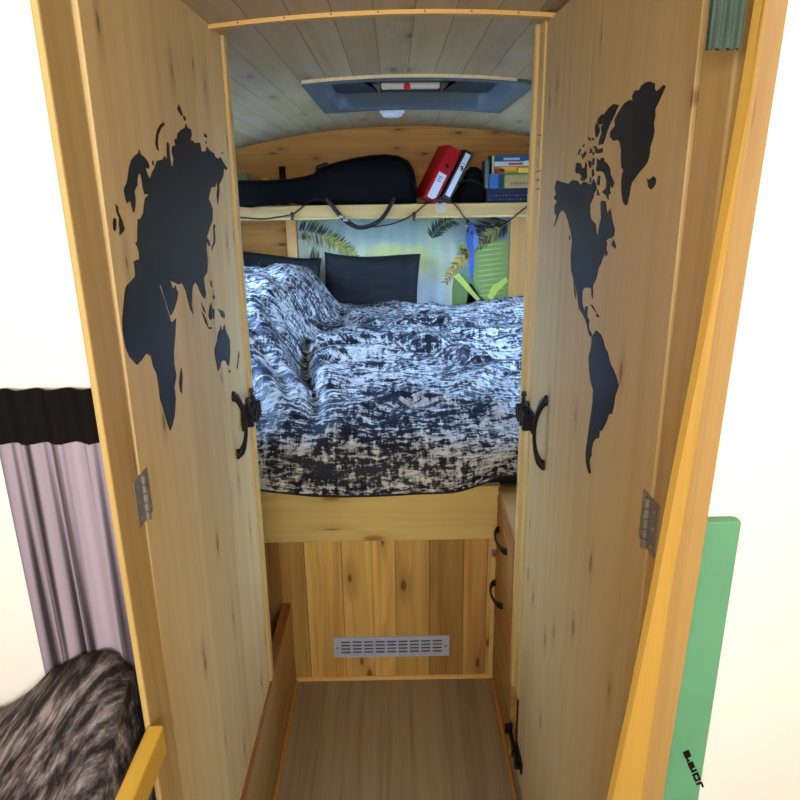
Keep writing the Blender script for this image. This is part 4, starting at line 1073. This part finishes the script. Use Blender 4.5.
# ------------------------------------------------------------------ roof hatch
def hatch():
    t = thing('roof_hatch', ((HX0+HX1)/2, (HY0+HY1)/2, 1.9), 'blue grey roof hatch set in the ceiling boards', 'roof hatch')
    def ringpts(x0, x1, y0, y1, r, n=64):
        out = []
        cx, cy = (x0+x1)/2, (y0+y1)/2
        for k in range(n):
            a = 2*math.pi*k/n + math.pi/n; ca, sa = math.cos(a), math.sin(a)
            m = max(abs(ca), abs(sa)); sx, sy = ca/m, sa/m
            x = cx+sx*(x1-x0)/2; y = cy+sy*(y1-y0)/2
            # round the corner
            ex = max(0, abs(x-cx)-((x1-x0)/2-r)); ey = max(0, abs(y-cy)-((y1-y0)/2-r))
            if ex > 0 and ey > 0:
                l = math.hypot(ex, ey); f = r/l if l > r else 1.0
                ex2, ey2 = ex*f, ey*f
                x = cx+math.copysign((x1-x0)/2-r+ex2, x-cx); y = cy+math.copysign((y1-y0)/2-r+ey2, y-cy)
            out.append((x, y))
        return out
    O = ringpts(HX0, HX1, HY0, HY1, .006); I = ringpts(IX0+.004, IX1-.004, IY0+.004, IY1-.004, .085); I2 = ringpts(IX0+.012, IX1-.012, IY0+.012, IY1-.012, .08)
    Z = lambda p, d: Vector((p[0], p[1], zc(*p)+d))
    mb = MB()
    mb.grid([[Z(p, -.0008) for p in O], [Z(p, -.008) for p in O], [Z(((a[0]*.8+b[0]*.2), (a[1]*.8+b[1]*.2)), -.010) for a, b in zip(O, I)], [Z(p, -.011) for p in I], [Z(p, -.006) for p in I2], [Z(p, .055) for p in I2]], True)
    obj('frame', mb, M['hatch'], t)
    mb = MB(); r = [Z(p, .05) for p in I2]; mb.bm.faces.new([mb.bm.verts.new(p) for p in r])
    obj('blind', mb, M['hatchin'], t)
    y0 = IY0+.075; a, b = onY(381, 86, y0), onY(440, 84, y0)
    z = (a.z+b.z)/2-.010
    mb = MB(); mb.box(a.x, b.x, y0, y0+.030, z, z+.018, .005)
    h = obj('handle_bar', mb, plain('grey_white_plastic', (196, 196, 190), .5), t)
    rb = onY(407, 86.5, y0-.004)
    mb = MB(); mb.lathe((rb.x, y0-.0015, rb.z), [(.011, 0), (.011, .006), (.008, .010), (.0005, .011)], Vector((0, -1, 0)), 16)
    obj('button', mb, M['red'], h)
    for s, e in ((-1, a), (1, b)):
        mb = MB().poly([(e.x+s*.003, y0+.004, z+.016), (e.x+s*.070, y0+.004, z+.030), (e.x+s*.085, y0+.004, z+.075), (e.x+s*.003, y0+.004, z-.012)], (0, .03, 0))
        obj('bracket', mb, M['black'], h)
    # pale sealant bead showing along the near edge
    pts = []
    for i in range(60):
        x = HX0+.004+(HX1-HX0)*i/59*.90
        pts.append(Vector((x, HY0-.008+.002*mn.noise(Vector((x*40, 0, 0))), zc(x, HY0)-.002)))
    obj('sealant', MB().tube(pts, .0065, 8), M['raw'], t)
hatch()
p = onZ(392, 110, 1.905)
yy = HY1+.085; x = onY(392, 110, yy).x
t = thing('ceiling_disc', (x, yy, zc(x, yy)), 'small white round fixture on the ceiling between the roof hatch and the back wall', 'ceiling fixture')
obj('base', MB().lathe((x, yy, zc(x, yy)-.001), [(.052, 0), (.052, -.010), (.047, -.012)], n=32), plain('white_plastic', (226, 230, 238), .4), t)
obj('cover', MB().lathe((x, yy, zc(x, yy)-.0135), [(.044, 0), (.042, -.009), (.030, -.014), (.0006, -.015)], n=32), plain('white_plastic_cover', (236, 240, 248), .35), t)

# ------------------------------------------------------------------ near the camera, left: bench, throw, curtain, rail
bench = thing('bench', (-.70, .2, 0), 'seat bench under the streaked throw, left of the left door jamb', 'bench')
obj('seat_box', B(XL+.003, -.392, -.60, .855, 0, .60, .004), M['jamb'], bench)
mb = MB(); rows = []
for j in range(41):
    r = []
    y = -.55 + 1.39*j/40
    for i in range(31):
        x = -.985 + .595*i/30
        z = .64 + .27*sstep(.35, .84, y) + .10*sstep(-.62, -.40, x)*sstep(.5, .84, y) - .03*sstep(-.42, -.39, x)
        z += .022*mn.noise(Vector((x*7, y*7, 0))) + .012*mn.noise(Vector((x*18, y*16, 4)))
        r.append(Vector((x, y, z)))
    rows.append(r)
mb.grid(rows)
for edge in (rows[0], rows[-1]): pass
edge = [rows[j][30] for j in range(41)]
mb.grid([edge, [Vector((p.x+.003, p.y, .602)) for p in edge]])
mb.grid([rows[-1], [Vector((p.x, p.y+.004, .602)) for p in rows[-1]]])
mb.grid([rows[0], [Vector((p.x, p.y-.004, .602)) for p in rows[0]]])
bmesh.ops.remove_doubles(mb.bm, verts=mb.bm.verts, dist=.0004)
obj('throw', mb, M['throw'], label='black and white streaked plush throw heaped on the bench', cat='blanket')
mb = MB(); rows = []
for j in range(16):
    z = .72 + .60*j/15
    rows.append([Vector((-.374 - .36*i/48, YHL-.037+.006*math.sin(i*1.15)+.002*math.sin(i*2.7), z)) for i in range(21)])
mb.mat(M['curtain']); mb.grid(rows)
rod = MB(); rod.tube([(-.393, YHL-.040, 1.322), (-.76, YHL-.040, 1.322)], .008, 10)
ct = thing('curtain', (-.57, YHL-.04, .72), 'lilac striped cloth hanging on the partition behind the throw', 'curtain')
obj('cloth', mb, None, ct)
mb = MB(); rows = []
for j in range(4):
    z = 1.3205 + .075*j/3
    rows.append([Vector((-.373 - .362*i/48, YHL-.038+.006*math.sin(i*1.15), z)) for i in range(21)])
mb.grid(rows); obj('dark_band', mb, M['nylon2'], ct, label='dark band along the top of the cloth')  # plain dark strip continuing above the striped cloth
rod.bm.free()
rl = thing('guard_rail', (-.37, .3, 0), 'yellow varnished timber rail running along the bench towards the left jamb', 'rail')
pe = onX(164, 724, JL+.020)
obj('bar', B(JL-.004, JL+.020, -.50, pe.y, pe.z-.050, pe.z, .004), M['rail'], rl)
for y in (-.44, .10): obj('upright', B(JL-.002, JL+.018, y, y+.045, 0, pe.z-.0505, .003), M['rail'], rl)

# ------------------------------------------------------------------ near the camera, right: post, green board, hanging cloth
mb = MB(); rings = []
def lerp_px(tab, y):
    for (ya, xa), (yb, xb) in zip(tab, tab[1:]):
        if y <= yb: break
    return xa + (xb-xa)*(y-ya)/(yb-ya)
PL = [(-60, 768), (100, 742), (345, 700), (470, 675), (600, 651), (700, 631), (800, 609.5), (1000, 568), (1300, 505)]
PM = [(-60, 780), (475, 695), (600, 673), (775, 648), (1000, 612), (1300, 560)]
PR = [(-60, 796), (600, 694), (800, 662), (1000, 630), (1300, 580)]
for y in (1300, 1000, 900, 800, 760, 700, 640, 600, 540, 470, 400, 345, 250, 100, -60):
    a, m_, c = onY(lerp_px(PL, y), y, .648), onY(lerp_px(PM, y), y, .645), onY(lerp_px(PR, y), y, .697)
    z = m_.z; k = .0012*mn.noise(Vector((z*7, 0, 0)))
    ml = [(a.x+k, .655), (a.x+.004+k, .648), (m_.x-.004, .645), (m_.x, .6485), (c.x, .694), (c.x-.003, .698), (a.x+.026+k, .698)]
    rings.append([Vector((px_, py_, z)) for px_, py_ in ml])
rings.insert(0, [Vector((p.x, p.y, 0)) for p in rings[0]])
rings.append([Vector((p.x+.002, p.y, 1.965)) for p in rings[-1]])
mb.loft(rings, smooth=False)
obj('post', mb, M['post'], label='leaning yellow varnished timber post in front of the right jamb', cat='post')
gb = thing('green_board', (.5, .75, 0), 'green painted board standing beside the yellow post at lower right', 'board')
obj('panel', B(.352, .412, .738, .752, 0, 1.25, .002), M['green'], gb)
mb = MB(); Yg = .7375
def stamp(pts):
    mb.poly([Vector((onY(x, y, Yg).x, Yg-.0005, onY(x, y, Yg).z)) for x, y in pts], (0, .0004, 0))
# stamped letters along a slanting line, cut by the photo's edge
d = Vector((14, 33)).normalized(); nn = Vector((d.y, -d.x))
def sq(s0, s1, a, b):
    o = Vector((685.5, 751)); a *= 1.35; b *= 1.35; q = [o+d*s0+nn*a, o+d*s1+nn*a, o+d*s1+nn*b, o+d*s0+nn*b]; stamp([(v.x, v.y) for v in q])
sq(0, 7, -2.4, 2.6); sq(7, 9, -1.8, -.3); sq(9.5, 11, -2.4, 0.2); sq(12, 18.5, -2.4, 2.0); sq(18.5, 20.5, -2, -.6); sq(20.5, 22.4, -2.2, 2.4); sq(24, 26, -2.4, 2.4); sq(26, 30.5, -2.4, -.8); sq(26, 30.5, .8, 2.4); sq(30.5, 32.2, -2.4, 2.4); sq(34, 36, -2.4, 2.4); sq(36, 40, .8, 2.4)
obj('stamp', mb, M['black'], gb)
p = onY(697, 53, .668)
mb = MB(); rows = []
for j in range(9):
    z = p.z + .30*j/8
    rows.append([Vector((p.x+.001+.0016*j/8+.03*i/16, .648+.004*math.sin(i*1.3+j*.2), z)) for i in range(17)])
mb.grid(rows); mb.grid([[v+Vector((0, .006, 0)) for v in r] for r in rows])
t = thing('hanging_cloth', (p.x+.015, .655, p.z), 'dark green cloth hanging by the top of the right door jamb', 'cloth')
obj('fabric', mb, M['dgreen'], t)
obj('hook', MB().tube([(p.x+.024, .658, p.z+.27), (p.x+.024, .665, p.z+.275), (p.x+.024, .668, p.z+.28)], .004, 8), M['black'], t)

# ------------------------------------------------------------------ light
def area(name, loc, rot, sx, sy, power, col):
    l = bpy.data.lights.new(name, 'AREA'); l.shape = 'RECTANGLE'; l.size = sx; l.size_y = sy; l.energy = power; l.color = col
    o = bpy.data.objects.new(name, l); COL.objects.link(o); o.location = loc; o.rotation_euler = rot
    return o
wz = (WZ0+WZ1)/2; wy = (WY0+WY1)/2
a = area('window_daylight', (XL-.10, wy, wz+.08), (0, R(-54), 0), .45, 1.2, 54, (.35, .585, 1.0)); a.data.spread = R(118)
a = area('window_daylight', (XR+.10, wy, wz+.08), (0, R(54), 0), .45, 1.2, 42, (.35, .585, 1.0)); a.data.spread = R(118)
# daylight from the open front of the van, behind the camera
area('doorway_daylight', (-.05, -1.15, 1.76), (R(104), 0, 0), 1.7, .52, 58, (1.0, .965, .90))
w = bpy.data.worlds.new('World'); SC.world = w; w.use_nodes = True
bg = w.node_tree.nodes['Background']
bg.inputs[0].default_value = (1.0, .96, .88, 1); bg.inputs[1].default_value = .5

# ------------------------------------------------------------------ camera
cd = bpy.data.cameras.new('camera'); cam = bpy.data.objects.new('camera', cd); COL.objects.link(cam)
cd.sensor_fit = 'HORIZONTAL'; cd.sensor_width = 36; cd.lens = 36*F/800; cd.clip_start = .02
mx = Matrix((CR, CU, -CF)).transposed().to_4x4(); mx.translation = C0
cam.matrix_world = mx
SC.camera = cam
SC.view_settings.view_transform = 'Standard'; SC.view_settings.look = 'None'
SC.view_settings.exposure = 0.0; SC.view_settings.gamma = 1.0
SC.cycles.use_denoising = True
SC.cycles.max_bounces = 8
